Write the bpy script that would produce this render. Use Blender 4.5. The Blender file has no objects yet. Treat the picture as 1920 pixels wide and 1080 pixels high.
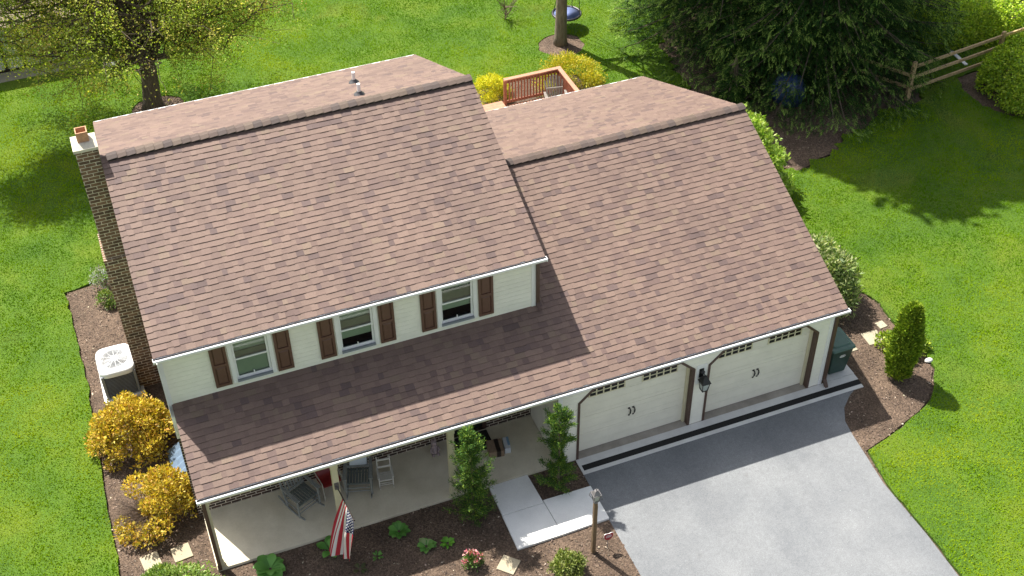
import bpy, bmesh, math, random
import numpy as np
from mathutils import Vector, Matrix

R = math.radians
SC = bpy.context.scene
COL = SC.collection
rng = np.random.default_rng(7)
random.seed(7)

# ------------------------------------------------------------------ camera
cam = bpy.data.objects.new('camera', bpy.data.cameras.new('camera'))
COL.objects.link(cam)
cam.data.sensor_width = 36.0
cam.data.lens = 44.3368
cam.data.clip_end = 600
B = Matrix(((0.93103174, -0.36477161, -0.01102573),
            (0.24893453, 0.61270036, 0.75008658),
            (-0.26685483, -0.70109913, 0.66124773))).transposed()
M4 = B.to_4x4()
M4.translation = (0.19927, -17.92378, 22.96631)
cam.matrix_world = M4
SC.camera = cam

# ------------------------------------------------------------------ light
SUN = Vector((-0.2793, 0.5836, 1.0)).normalized()
w = bpy.data.worlds.new('World'); SC.world = w
w.use_nodes = True
nt = w.node_tree
sky = nt.nodes.new('ShaderNodeTexSky')
sky.sky_type = 'NISHITA'; sky.sun_disc = False
sky.sun_elevation = math.asin(SUN.z)
sky.sun_rotation = math.atan2(SUN.x, SUN.y)
sky.air_density = 1.0; sky.dust_density = 3.0
hs = nt.nodes.new('ShaderNodeHueSaturation'); hs.inputs['Saturation'].default_value = 0.5      # sky colour desaturated for less blue fill in the shade
nt.links.new(sky.outputs[0], hs.inputs['Color']); nt.links.new(hs.outputs[0], nt.nodes['Background'].inputs[0])
nt.nodes['Background'].inputs[1].default_value = 0.10
sun = bpy.data.objects.new('sun', bpy.data.lights.new('sun', 'SUN'))
COL.objects.link(sun)
sun.data.energy = 5.0
sun.data.angle = R(0.53)
sun.data.color = (1.0, 0.95, 0.87)
sun.rotation_euler = SUN.to_track_quat('Z', 'Y').to_euler()
sun.location = SUN * 60
SC.view_settings.view_transform = 'Standard'
SC.view_settings.look = 'None'
SC.view_settings.exposure = 1.0
SC.view_settings.gamma = 1.0

# ------------------------------------------------------------------ materials
def new_mat(name):
    m = bpy.data.materials.new(name); m.use_nodes = True
    n = m.node_tree
    return m, n, n.nodes, n.links, n.nodes['Principled BSDF']

def ramp(N, L, fac, stops):
    r = N.new('ShaderNodeValToRGB')
    els = r.color_ramp.elements
    while len(els) < len(stops): els.new(0.5)
    for e, (p, c) in zip(els, stops):
        e.position = p; e.color = (*c, 1) if len(c) == 3 else c
    L.new(fac, r.inputs[0])
    return r.outputs[0]

def noise(N, L, scale, detail=4, rough=0.55, coord=None, typ='Object'):
    n = N.new('ShaderNodeTexNoise')
    n.inputs['Scale'].default_value = scale
    n.inputs['Detail'].default_value = detail
    n.inputs['Roughness'].default_value = rough
    if coord is None:
        t = N.new('ShaderNodeTexCoord'); coord = t.outputs[typ]
    L.new(coord, n.inputs['Vector'])
    return n.outputs[0]

def wcoord(N):
    return N.new('ShaderNodeNewGeometry').outputs['Position']

def mixc(N, L, a, b, fac, mode='MIX'):
    x = N.new('ShaderNodeMix'); x.data_type = 'RGBA'; x.blend_type = mode
    for s, v in ((6, a), (7, b)):
        if isinstance(v, tuple): x.inputs[s].default_value = (*v, 1)
        else: L.new(v, x.inputs[s])
    if isinstance(fac, (int, float)): x.inputs[0].default_value = fac
    else: L.new(fac, x.inputs[0])
    return x.outputs[2]

def bump(N, L, bs, h, dist, strength=1.0):
    b = N.new('ShaderNodeBump')
    b.inputs['Distance'].default_value = dist
    b.inputs['Strength'].default_value = strength
    L.new(h, b.inputs['Height'])
    L.new(b.outputs[0], bs.inputs['Normal'])

def plain(name, col, rough=0.6, var=0.12, scale=6, metal=0.0, bmp=0.0):
    """one colour with a little weathering"""
    m, t, N, L, bs = new_mat(name)
    wc = wcoord(N)
    f = noise(N, L, scale, 5, 0.6, wc)
    lo = tuple(c * (1 - var) for c in col); hi = tuple(min(1, c * (1 + var)) for c in col)
    L.new(ramp(N, L, f, [(0.3, lo), (0.7, hi)]), bs.inputs['Base Color'])
    bs.inputs['Roughness'].default_value = rough
    bs.inputs['Metallic'].default_value = metal
    if bmp: bump(N, L, bs, noise(N, L, scale * 8, 3, 0.6, wc), bmp)
    return m

def leafmat(name, transl=0.3, rough=0.55, gloss=0.025):
    m, t, N, L, bs = new_mat(name)
    N.remove(bs)
    a = N.new('ShaderNodeAttribute'); a.attribute_name = 'Col'
    d = N.new('ShaderNodeBsdfDiffuse'); tr = N.new('ShaderNodeBsdfTranslucent')
    L.new(a.outputs[0], d.inputs[0])
    tint = mixc(N, L, a.outputs[0], (0.9, 1.0, 0.35), 1.0, 'MULTIPLY')
    L.new(tint, tr.inputs[0])
    mx = N.new('ShaderNodeMixShader'); mx.inputs[0].default_value = transl
    L.new(d.outputs[0], mx.inputs[1]); L.new(tr.outputs[0], mx.inputs[2])
    g = N.new('ShaderNodeBsdfGlossy'); g.inputs['Roughness'].default_value = rough
    g.inputs[0].default_value = (1, 1, 1, 1)
    m2 = N.new('ShaderNodeMixShader'); m2.inputs[0].default_value = gloss
    L.new(mx.outputs[0], m2.inputs[1]); L.new(g.outputs[0], m2.inputs[2])
    L.new(m2.outputs[0], N['Material Output'].inputs[0])
    return m

M = {}
M['leaf'] = leafmat('leaf', 0.38)
M['thinleaf'] = leafmat('thin_leaf', 0.5, 0.6, 0.015)
M['needle'] = leafmat('needle', 0.12, 0.5, 0.006)

# grass blades: vertex colour
M['blade'] = leafmat('blade', 0.4, 0.6, 0.0)

# lawn sheet
m, t, N, L, bs = new_mat('lawn'); wc = wcoord(N)
c1 = ramp(N, L, noise(N, L, 0.55, 6, 0.65, wc), [(0.32, (0.048, 0.116, 0.003)), (0.5, (0.076, 0.154, 0.003)), (0.68, (0.118, 0.180, 0.004))])
c2 = ramp(N, L, noise(N, L, 28, 3, 0.7, wc), [(0.3, (0.45, 0.45, 0.4)), (0.7, (1.35, 1.35, 1.25))])
L.new(mixc(N, L, c1, c2, 1.0, 'MULTIPLY'), bs.inputs['Base Color'])
bs.inputs['Roughness'].default_value = 0.95
bump(N, L, bs, noise(N, L, 45, 4, 0.7, wc), 0.03)
M['lawn'] = m

# mulch
m, t, N, L, bs = new_mat('mulch'); wc = wcoord(N)
c1 = ramp(N, L, noise(N, L, 1.3, 5, 0.6, wc), [(0.3, (0.086, 0.058, 0.040)), (0.7, (0.168, 0.117, 0.082))])
v = N.new('ShaderNodeTexVoronoi'); v.inputs['Scale'].default_value = 34; L.new(wc, v.inputs['Vector'])
sp = N.new('ShaderNodeSeparateColor'); L.new(v.outputs['Color'], sp.inputs[0])
c2 = ramp(N, L, sp.outputs[0], [(0.0, (0.5, 0.48, 0.46)), (0.55, (0.95, 0.93, 0.9)), (0.97, (1.3, 1.3, 1.3)), (1.0, (1.7, 1.7, 1.65))])
L.new(mixc(N, L, c1, c2, 1.0, 'MULTIPLY'), bs.inputs['Base Color'])
bs.inputs['Roughness'].default_value = 0.95
bump(N, L, bs, noise(N, L, 30, 5, 0.75, wc), 0.04)
M['mulch'] = m

M['chip'] = leafmat('chip', 0.0, 0.7, 0.02)

# driveway
m, t, N, L, bs = new_mat('driveway'); wc = wcoord(N)
c1 = ramp(N, L, noise(N, L, 0.7, 4, 0.55, wc), [(0.25, (0.155, 0.165, 0.176)), (0.75, (0.225, 0.235, 0.241))])
c2 = ramp(N, L, noise(N, L, 55, 3, 0.8, wc), [(0.25, (0.6, 0.6, 0.6)), (0.75, (1.28, 1.28, 1.28))])
c3 = ramp(N, L, noise(N, L, 9, 5, 0.7, wc), [(0.3, (0.9, 0.9, 0.9)), (0.7, (1.07, 1.07, 1.07))])
c4 = mixc(N, L, mixc(N, L, c1, c2, 1.0, 'MULTIPLY'), c3, 1.0, 'MULTIPLY')
mp = N.new('ShaderNodeMapping'); mp.inputs['Scale'].default_value = (1.1, 0.12, 1); L.new(wc, mp.inputs[0])
c4 = mixc(N, L, c4, ramp(N, L, noise(N, L, 1.6, 4, 0.6, mp.outputs[0]), [(0.35, (0.94, 0.94, 0.945)), (0.65, (1.03, 1.03, 1.03))]), 1.0, 'MULTIPLY')
vd = N.new('ShaderNodeTexVoronoi'); vd.inputs['Scale'].default_value = 0.9; L.new(wc, vd.inputs['Vector'])
c4 = mixc(N, L, c4, ramp(N, L, vd.outputs['Distance'], [(0.02, (0.84, 0.83, 0.82)), (0.08, (1, 1, 1))]), 1.0, 'MULTIPLY')
vg = N.new('ShaderNodeTexVoronoi'); vg.inputs['Scale'].default_value = 5.0; L.new(wc, vg.inputs['Vector'])
c4 = mixc(N, L, c4, ramp(N, L, vg.outputs['Distance'], [(0.03, (1.7, 1.68, 1.6)), (0.06, (1, 1, 1))]), 1.0, 'MULTIPLY')
L.new(c4, bs.inputs['Base Color'])
bs.inputs['Roughness'].default_value = 0.9
bump(N, L, bs, noise(N, L, 90, 3, 0.7, wc), 0.008)
M['driveway'] = m

def concrete(name, lo, hi):
    m, t, N, L, bs = new_mat(name); wc = wcoord(N)
    c1 = ramp(N, L, noise(N, L, 1.6, 6, 0.65, wc), [(0.3, lo), (0.7, hi)])
    c2 = ramp(N, L, noise(N, L, 70, 3, 0.7, wc), [(0.3, (0.9, 0.9, 0.9)), (0.7, (1.06, 1.06, 1.06))])
    L.new(mixc(N, L, c1, c2, 1.0, 'MULTIPLY'), bs.inputs['Base Color'])
    bs.inputs['Roughness'].default_value = 0.85
    return m
M['walk'] = concrete('walk_concrete', (0.72, 0.72, 0.695), (0.84, 0.84, 0.81))
M['porchfloor'] = concrete('porch_concrete', (0.58, 0.52, 0.385), (0.74, 0.68, 0.53))
M['apron'] = concrete('apron_concrete', (0.56, 0.555, 0.54), (0.70, 0.695, 0.67))
M['sill'] = concrete('garage_sill', (0.25, 0.225, 0.19), (0.42, 0.38, 0.33))
M['paver'] = concrete('paver', (0.33, 0.28, 0.19), (0.42, 0.36, 0.25))
M['oldpaver'] = concrete('old_paver', (0.30, 0.27, 0.19), (0.40, 0.36, 0.26))
M['capstone'] = concrete('cap_stone', (0.40, 0.36, 0.27), (0.85, 0.80, 0.66))

# brick (uv in metres)
def brickmat(name, c1, c2, mortar):
    m, t, N, L, bs = new_mat(name)
    uv = N.new('ShaderNodeTexCoord').outputs['UV']
    b = N.new('ShaderNodeTexBrick')
    b.inputs['Scale'].default_value = 1.0
    b.inputs['Brick Width'].default_value = 0.235
    b.inputs['Row Height'].default_value = 0.088
    b.inputs['Mortar Size'].default_value = 0.0085
    b.inputs['Mortar Smooth'].default_value = 0.1
    b.inputs['Bias'].default_value = -0.1
    b.inputs['Color1'].default_value = (*c1, 1); b.inputs['Color2'].default_value = (*c2, 1)
    b.inputs['Mortar'].default_value = (*mortar, 1)
    L.new(uv, b.inputs['Vector'])
    wc = wcoord(N)
    c3 = ramp(N, L, noise(N, L, 7, 5, 0.7, wc), [(0.3, (0.65, 0.65, 0.65)), (0.7, (1.3, 1.3, 1.3))])
    L.new(mixc(N, L, b.outputs[0], c3, 1.0, 'MULTIPLY'), bs.inputs['Base Color'])
    bs.inputs['Roughness'].default_value = 0.9
    inv = N.new('ShaderNodeMath'); inv.operation = 'SUBTRACT'; inv.inputs[0].default_value = 1.0
    L.new(b.outputs['Fac'], inv.inputs[1])
    bump(N, L, bs, inv.outputs[0], 0.008)
    return m
M['brick'] = brickmat('brick', (0.080, 0.042, 0.030), (0.026, 0.017, 0.014), (0.74, 0.66, 0.54))
M['chimbrick'] = brickmat('chimney_brick', (0.20, 0.115, 0.072), (0.07, 0.045, 0.032), (0.60, 0.52, 0.41))

# lap siding (uv in metres, v up)
def siding(name, col, lap=0.125):
    m, t, N, L, bs = new_mat(name)
    uv = N.new('ShaderNodeTexCoord').outputs['UV']
    s = N.new('ShaderNodeSeparateXYZ'); L.new(uv, s.inputs[0])
    d = N.new('ShaderNodeMath'); d.operation = 'DIVIDE'; d.inputs[1].default_value = lap; L.new(s.outputs[1], d.inputs[0])
    f = N.new('ShaderNodeMath'); f.operation = 'FRACT'; L.new(d.outputs[0], f.inputs[0])
    inv = N.new('ShaderNodeMath'); inv.operation = 'SUBTRACT'; inv.inputs[0].default_value = 1.0; L.new(f.outputs[0], inv.inputs[1])
    wc = wcoord(N)
    c = ramp(N, L, noise(N, L, 2.5, 5, 0.6, wc), [(0.3, tuple(x * 0.93 for x in col)), (0.7, tuple(min(x * 1.04, 1) for x in col))])
    L.new(c, bs.inputs['Base Color'])
    bs.inputs['Roughness'].default_value = 0.5
    bump(N, L, bs, inv.outputs[0], 0.016)
    return m
M['siding'] = siding('siding', (0.87, 0.845, 0.735))
M['doorpanel'] = siding('door_panel', (0.83, 0.795, 0.665), 0.26)

# shingles : per tab colour + granule noise
m, t, N, L, bs = new_mat('shingle'); wc = wcoord(N)
a = N.new('ShaderNodeAttribute'); a.attribute_name = 'Col'
c2 = ramp(N, L, noise(N, L, 60, 3, 0.8, wc), [(0.25, (0.72, 0.72, 0.72)), (0.75, (1.25, 1.25, 1.25))])
c3 = ramp(N, L, noise(N, L, 0.6, 5, 0.6, wc), [(0.3, (0.90, 0.90, 0.91)), (0.7, (1.08, 1.07, 1.06))])
L.new(mixc(N, L, mixc(N, L, a.outputs[0], c2, 1.0, 'MULTIPLY'), c3, 1.0, 'MULTIPLY'), bs.inputs['Base Color'])
bs.inputs['Roughness'].default_value = 0.7
bs.inputs['Specular IOR Level'].default_value = 0.28
M['shingle'] = m

M['white'] = plain('white_trim', (0.82, 0.82, 0.80), 0.4, 0.04, 3)
M['gutter'] = plain('gutter_white', (0.88, 0.88, 0.88), 0.3, 0.03, 3)
M['cream'] = plain('cream_trim', (0.66, 0.61, 0.41), 0.55, 0.06, 4)
M['brown'] = plain('brown_trim', (0.088, 0.05, 0.036), 0.5, 0.15, 9)
M['shutter'] = plain('shutter_brown', (0.125, 0.062, 0.042), 0.5, 0.1, 9)
M['dark'] = plain('dark_void', (0.008, 0.008, 0.008), 0.8, 0.1)
M['black'] = plain('black_metal', (0.012, 0.012, 0.013), 0.45, 0.1)
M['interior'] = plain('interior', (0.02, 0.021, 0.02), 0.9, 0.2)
M['terracotta'] = plain('terracotta', (0.50, 0.27, 0.15), 0.8, 0.2, 12)
M['clay_dark'] = plain('clay_dark', (0.2, 0.06, 0.035), 0.9, 0.2, 12)
M['acwhite'] = plain('painted_white', (0.82, 0.83, 0.83), 0.35, 0.04, 5)
M['acgrey'] = plain('painted_grey', (0.22, 0.24, 0.26), 0.4, 0.1, 5)
M['acdark'] = plain('coil_dark', (0.05, 0.052, 0.055), 0.6, 0.2, 20)
M['greywood'] = plain('grey_wood', (0.24, 0.25, 0.235), 0.6, 0.2, 14)
M['greyseat'] = plain('grey_seat', (0.13, 0.145, 0.135), 0.7, 0.2, 14)
M['whitewood'] = plain('white_wood', (0.66, 0.64, 0.58), 0.5, 0.08, 14)
M['cushion'] = plain('cushion', (0.60, 0.66, 0.72), 0.8, 0.06, 8)
M['red'] = plain('red_paint', (0.22, 0.018, 0.018), 0.4, 0.15, 8)
M['pale'] = plain('pale_tube', (0.5, 0.48, 0.40), 0.4, 0.1, 8)
M['mat'] = plain('door_mat', (0.012, 0.01, 0.009), 0.95, 0.3, 30)
M['cardboard'] = plain('cardboard', (0.27, 0.19, 0.125), 0.8, 0.15, 14)
M['tape'] = plain('dark_tape', (0.025, 0.017, 0.014), 0.4, 0.2, 14)
M['parcel'] = plain('white_parcel', (0.6, 0.63, 0.66), 0.5, 0.08, 10)
M['bluelabel'] = plain('blue_label', (0.22, 0.36, 0.5), 0.5, 0.08, 10)
M['statue'] = plain('statue', (0.36, 0.28, 0.28), 0.8, 0.35, 25)
M['postwood'] = plain('post_wood', (0.16, 0.105, 0.055), 0.8, 0.25, 18)
M['pewter'] = plain('pewter', (0.20, 0.19, 0.19), 0.45, 0.2, 14, 0.5)
M['signred'] = plain('sign_red', (0.33, 0.02, 0.03), 0.5, 0.08)
M['bin'] = plain('bin_green', (0.022, 0.058, 0.045), 0.4, 0.15, 6)
M['binlid'] = plain('bin_lid', (0.06, 0.12, 0.095), 0.38, 0.12, 6)
M['binblue'] = plain('bin_blue', (0.05, 0.2, 0.55), 0.4, 0.1, 6)
M['galv'] = plain('galvanised', (0.20, 0.28, 0.38), 0.35, 0.12, 9, 0.4)
M['deck'] = plain('deck_stain', (0.40, 0.20, 0.125), 0.65, 0.15, 9)
M['deckdark'] = plain('deck_stain_rail', (0.23, 0.075, 0.043), 0.6, 0.2, 9)
M['weathered'] = plain('weathered_wood', (0.20, 0.175, 0.155), 0.85, 0.3, 18)
M['rail'] = plain('fence_rail', (0.50, 0.35, 0.19), 0.85, 0.3, 12)
M['bluecloth'] = plain('blue_cloth', (0.16, 0.21, 0.42), 0.6, 0.15, 9)
M['bluetarp'] = plain('blue_tarp', (0.025, 0.05, 0.14), 0.4, 0.4, 7)
M['shedwall'] = plain('shed_wall', (0.52, 0.53, 0.52), 0.7, 0.15, 5)
M['shedroof'] = plain('shed_roof', (0.27, 0.20, 0.17), 0.9, 0.25, 12)
M['stone'] = plain('pale_stone', (0.74, 0.73, 0.70), 0.6, 0.1, 9)
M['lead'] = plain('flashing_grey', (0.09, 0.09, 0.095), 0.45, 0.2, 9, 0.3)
M['pvc'] = plain('pvc_white', (0.84, 0.84, 0.82), 0.4, 0.03)
M['blind'] = plain('blind', (0.55, 0.56, 0.45), 0.7, 0.06, 4)
M['curtain'] = plain('curtain', (0.34, 0.30, 0.24), 0.8, 0.1, 4)
M['lampglass'] = plain('lamp_glass', (0.42, 0.46, 0.44), 0.12, 0.08, 8)

def barkmat(name, lo, hi):
    m, t, N, L, bs = new_mat(name)
    tc = N.new('ShaderNodeTexCoord'); mp = N.new('ShaderNodeMapping')
    mp.inputs['Scale'].default_value = (14, 14, 3); L.new(tc.outputs['Object'], mp.inputs[0])
    f = noise(N, L, 1.0, 6, 0.7, mp.outputs[0])
    L.new(ramp(N, L, f, [(0.3, lo), (0.7, hi)]), bs.inputs['Base Color'])
    bs.inputs['Roughness'].default_value = 0.95
    bump(N, L, bs, f, 0.03)
    return m
M['bark'] = barkmat('bark', (0.045, 0.034, 0.024), (0.15, 0.115, 0.08))
M['barklight'] = barkmat('bark_light', (0.10, 0.08, 0.055), (0.24, 0.195, 0.14))
M['twig'] = plain('twig', (0.16, 0.115, 0.085), 0.9, 0.25, 14)

# glass: real clear pane, reflecting the sky
m, t, N, L, bs = new_mat('window_glass')
N.remove(bs)
tr = N.new('ShaderNodeBsdfTransparent'); tr.inputs[0].default_value = (0.80, 0.92, 0.85, 1)
g = N.new('ShaderNodeBsdfGlossy'); g.inputs['Roughness'].default_value = 0.03
lw = N.new('ShaderNodeLayerWeight'); lw.inputs[0].default_value = 0.35
mx = N.new('ShaderNodeMixShader'); L.new(lw.outputs['Fresnel'], mx.inputs[0])
L.new(tr.outputs[0], mx.inputs[1]); L.new(g.outputs[0], mx.inputs[2])
L.new(mx.outputs[0], N['Material Output'].inputs[0])
M['glass'] = m
m, t, N, L, bs = new_mat('dark_pane')
bs.inputs['Base Color'].default_value = (0.008, 0.009, 0.008, 1); bs.inputs['Roughness'].default_value = 0.25
M['pane'] = m

# ------------------------------------------------------------------ mesh helpers
def tag(o, label, cat, group=None, kind=None):
    if label: o['label'] = label
    if cat: o['category'] = cat
    if group: o['group'] = group
    if kind: o['kind'] = kind
    return o

def world_loc(o):
    p = Vector((0, 0, 0))
    while o is not None:
        p = p + o.location; o = o.parent
    return p

def thing(name, loc, label, cat, group=None, rz=0.0):
    o = bpy.data.objects.new(name, None); COL.objects.link(o)
    o.empty_display_size = 0.2
    o.location = loc; o.rotation_euler = (0, 0, rz)
    return tag(o, label, cat, group)

def boxuv(me):
    uvl = me.uv_layers.new(name='UVMap')
    n = len(me.loops)
    co = np.empty(len(me.vertices) * 3); me.vertices.foreach_get('co', co); co = co.reshape(-1, 3)
    li = np.empty(n, dtype=np.int32); me.loops.foreach_get('vertex_index', li)
    pn = np.empty(len(me.polygons) * 3); me.polygons.foreach_get('normal', pn); pn = np.abs(pn.reshape(-1, 3))
    lt = np.empty(len(me.polygons), dtype=np.int32); me.polygons.foreach_get('loop_total', lt)
    ax = np.repeat(np.argmax(pn, 1), lt)
    p = co[li]
    u = np.where(ax == 0, p[:, 1], p[:, 0]); v = np.where(ax == 2, p[:, 1], p[:, 2])
    uvl.data.foreach_set('uv', np.stack([u, v], 1).ravel())

class MB:
    def __init__(s): s.v = []; s.f = []; s.c = []; s.col = None
    def add(s, vs, fs):
        b = len(s.v); s.v += [tuple(p) for p in vs]
        s.f += [tuple(i + b for i in f) for f in fs]
        if s.col is not None: s.c += [s.col] * len(vs)
        return s
    def box(s, x0, x1, y0, y1, z0, z1):
        return s.add([(x0, y0, z0), (x1, y0, z0), (x1, y1, z0), (x0, y1, z0), (x0, y0, z1), (x1, y0, z1), (x1, y1, z1), (x0, y1, z1)],
              [(0, 3, 2, 1), (4, 5, 6, 7), (0, 1, 5, 4), (1, 2, 6, 5), (2, 3, 7, 6), (3, 0, 4, 7)])
    def hexa(s, lo, hi):
        n = len(lo)
        fs = [tuple(reversed(range(n))), tuple(range(n, 2 * n))]
        for i in range(n):
            j = (i + 1) % n
            fs.append((i, j, n + j, n + i))
        return s.add(list(lo) + list(hi), fs)
    def prism(s, poly, z0, z1):
        return s.hexa([(x, y, z0) for x, y in poly], [(x, y, z1) for x, y in poly])
    def bar(s, a, b, wx, wy, up=(0, 0, 1)):
        a = Vector(a); b = Vector(b); d = (b - a).normalized(); u = Vector(up)
        if abs(d.dot(u)) > 0.98: u = Vector((0, 1, 0))
        sx = d.cross(u).normalized(); sy = sx.cross(d).normalized()
        q = [(-.5, -.5), (.5, -.5), (.5, .5), (-.5, .5)]
        return s.hexa([a + sx * i * wx + sy * j * wy for i, j in q], [b + sx * i * wx + sy * j * wy for i, j in q])
    def tube(s, pts, rad, n=8, caps=True):
        pts = [Vector(p) for p in pts]
        if not isinstance(rad, (list, tuple)): rad = [rad] * len(pts)
        vs = []
        for i, p in enumerate(pts):
            d = (pts[min(i + 1, len(pts) - 1)] - pts[max(i - 1, 0)]).normalized()
            u = Vector((0, 0, 1)) if abs(d.z) < 0.95 else Vector((1, 0, 0))
            a = d.cross(u).normalized(); b = d.cross(a)
            for k in range(n):
                t = 2 * math.pi * k / n
                vs.append(p + (a * math.cos(t) + b * math.sin(t)) * rad[i])
        fs = []
        for i in range(len(pts) - 1):
            for k in range(n):
                l = (k + 1) % n
                fs.append((i * n + k, (i + 1) * n + k, (i + 1) * n + l, i * n + l))
        if caps:
            fs.append(tuple(range(n))); fs.append(tuple(reversed(range((len(pts) - 1) * n, len(pts) * n))))
        return s.add(vs, fs)
    def lathe(s, c, prof, n=16):
        cx, cy, cz = c; vs = []; fs = []
        for r, z in prof:
            for k in range(n):
                t = 2 * math.pi * k / n
                vs.append((cx + r * math.cos(t), cy + r * math.sin(t), cz + z))
        for i in range(len(prof) - 1):
            for k in range(n):
                l = (k + 1) % n
                fs.append((i * n + k, i * n + l, (i + 1) * n + l, (i + 1) * n + k))
        fs.append(tuple(reversed(range(n)))); fs.append(tuple(range((len(prof) - 1) * n, len(prof) * n)))
        return s.add(vs, fs)
    def quad(s, a, b, c, d): return s.add([a, b, c, d], [(0, 1, 2, 3)])
    def build(s, name, mat, parent=None, local=False, smooth=False, origin=None, bevel=0.0):
        v = np.array(s.v, dtype=float)
        me = bpy.data.meshes.new(name)
        o = bpy.data.objects.new(name, me)
        uvv = v
        if parent is None and origin is None and not local:
            origin = ((v[:, 0].min() + v[:, 0].max()) / 2, (v[:, 1].min() + v[:, 1].max()) / 2, v[:, 2].min())
        if parent is not None and not local: off = np.array(world_loc(parent))
        elif origin is not None: off = np.array(origin)
        else: off = np.zeros(3)
        me.from_pydata([tuple(p) for p in v], [], s.f)
        boxuv(me)
        if s.c:
            at = me.color_attributes.new('Col', 'FLOAT_COLOR', 'POINT')
            at.data.foreach_set('color', np.hstack([np.array(s.c), np.ones((len(s.c), 1))]).ravel())
        me.vertices.foreach_set('co', (v - off).ravel())
        me.update()
        me.materials.append(mat)
        if smooth: me.polygons.foreach_set('use_smooth', [True] * len(me.polygons))
        if bevel:
            md = o.modifiers.new('bevel', 'BEVEL'); md.width = bevel; md.segments = 2; md.limit_method = 'ANGLE'
        if parent is not None: o.parent = parent
        elif origin is not None: o.location = origin
        COL.objects.link(o)
        return o

def quads_mesh(name, V, C, mat, parent=None, origin=(0, 0, 0), nper=4):
    """V (n, nper, 3) world space, C (n,3) colours; fast"""
    n = len(V)
    me = bpy.data.meshes.new(name)
    me.vertices.add(n * nper); me.loops.add(n * nper); me.polygons.add(n)
    off = np.array(world_loc(parent)) if parent is not None else np.array(origin, float)
    me.vertices.foreach_set('co', (V.reshape(-1, 3) - off).astype(np.float32).ravel())
    me.loops.foreach_set('vertex_index', np.arange(n * nper, dtype=np.int32))
    me.polygons.foreach_set('loop_start', np.arange(0, n * nper, nper, dtype=np.int32))
    me.polygons.foreach_set('loop_total', np.full(n, nper, dtype=np.int32))
    at = me.color_attributes.new('Col', 'FLOAT_COLOR', 'POINT')
    cc = np.repeat(np.hstack([C, np.ones((n, 1))]), nper, 0).astype(np.float32)
    at.data.foreach_set('color', cc.ravel())
    me.update(); me.validate()
    me.materials.append(mat)
    o = bpy.data.objects.new(name, me)
    if parent is not None: o.parent = parent
    else: o.location = origin
    COL.objects.link(o)
    return o

def unit(a): return a / (np.linalg.norm(a, axis=1, keepdims=True) + 1e-9)

def leaf_quads(P, D, U, length, width):
    """diamond leaves at P growing along D, flat normal about U"""
    n = len(P)
    D = unit(D); S = unit(np.cross(D, U))
    length = np.broadcast_to(np.asarray(length, float).reshape(-1, 1), (n, 1)); width = np.broadcast_to(np.asarray(width, float).reshape(-1, 1), (n, 1))
    mid = P + D * length * 0.45
    return np.stack([P, mid + S * width * 0.5, P + D * length, mid - S * width * 0.5], 1)

def rnd_dirs(n): return unit(rng.normal(size=(n, 3)))

def pick(pal, n, wts=None, jit=0.18):
    pal = np.array(pal); k = rng.choice(len(pal), n, p=wts)
    c = pal[k] * (1 + rng.uniform(-jit, jit, (n, 1)))
    return np.clip(c * (1 + rng.uniform(-0.06, 0.06, (n, 3))), 0.001, 1)

def inpoly(px, py, poly):
    ins = np.zeros(len(px), bool); m = len(poly)
    for i in range(m):
        x1, y1 = poly[i]; x2, y2 = poly[(i + 1) % m]
        c = ((y1 > py) != (y2 > py)) & (px < (x2 - x1) * (py - y1) / ((y2 - y1) + 1e-12) + x1)
        ins ^= c
    return ins

# ------------------------------------------------------------------ ground
def ellipse(cx, cy, rx, ry, n=22, jit=0.08):
    return [(cx + rx * math.cos(2 * math.pi * k / n) * (1 + random.uniform(-jit, jit)), cy + ry * math.sin(2 * math.pi * k / n) * (1 + random.uniform(-jit, jit))) for k in range(n)]

H_HOUSE = [(-0.6, 11.0), (-0.95, 11.02), (-2.02, 10.86), (-1.97, 9.0), (-1.9, 7.05), (-1.96, 4.8), (-2.0, 2.76), (-2.0, 1.06), (-2.02, -0.6), (-2.1, -5.2), (8.60, -5.6), (8.62, -30),
           (15.08, -30), (15.06, -6.1), (15.09, -4.85), (15.03, -3.25), (15.2, -2.28), (15.5, -2.2), (15.9, -2.1), (16.62, -1.84), (17.1, -1.68), (17.59, -1.42), (17.95, -1.0), (18.33, -0.53),
           (18.45, 0.2), (18.42, 0.8), (18.32, 1.4), (18.45, 2.1), (18.2, 2.9), (17.7, 4.4), (17.2, 5.6), (17.3, 6.4), (17.7, 8.2), (17.2, 9.8), (16.2, 11.5), (16.1, 15.0), (15.4, 15.9), (13.6, 16.3), (11.8, 16.2), (10.9, 15.0), (10.9, 11.0)]
H_TREE = ellipse(1.95, 19.2, .85, 0.70)
H_MID = ellipse(15.8, 17.75, 0.82, 0.78)
H_SPRUCE = [(19.0, 16.6), (18.75, 15.0), (18.6, 12.5), (18.6, 10.6), (18.9, 8.9), (19.6, 8.1), (20.4, 8.5), (21.3, 8.6), (21.9, 9.3), (22.8, 9.4), (23.8, 10.0), (24.6, 9.9), (25.3, 10.0), (25.6, 10.6), (26.0, 12.6), (26.2, 16.0), (24, 18.6), (20.5, 18.5)]
H_HEDGE = [(27.3, 10.75), (26.95, 9.9), (27.0, 9.0), (27.5, 8.1), (28.4, 7.5), (30.0, 7.2), (32.0, 7.3), (33.4, 9.4), (32.6, 10.9), (29.0, 10.95)]
def ragged(poly, step=0.22, amp=0.022):
    out = []
    for (x1, y1), (x2, y2) in zip(poly, poly[1:] + poly[:1]):
        L_ = math.hypot(x2 - x1, y2 - y1); n = max(1, min(60, int(L_ / step)))
        nx, ny = -(y2 - y1) / L_, (x2 - x1) / L_
        for k in range(n):
            u = k / n; a = random.gauss(0, amp)
            out.append((x1 + (x2 - x1) * u + nx * a, y1 + (y2 - y1) * u + ny * a))
    return out
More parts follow.
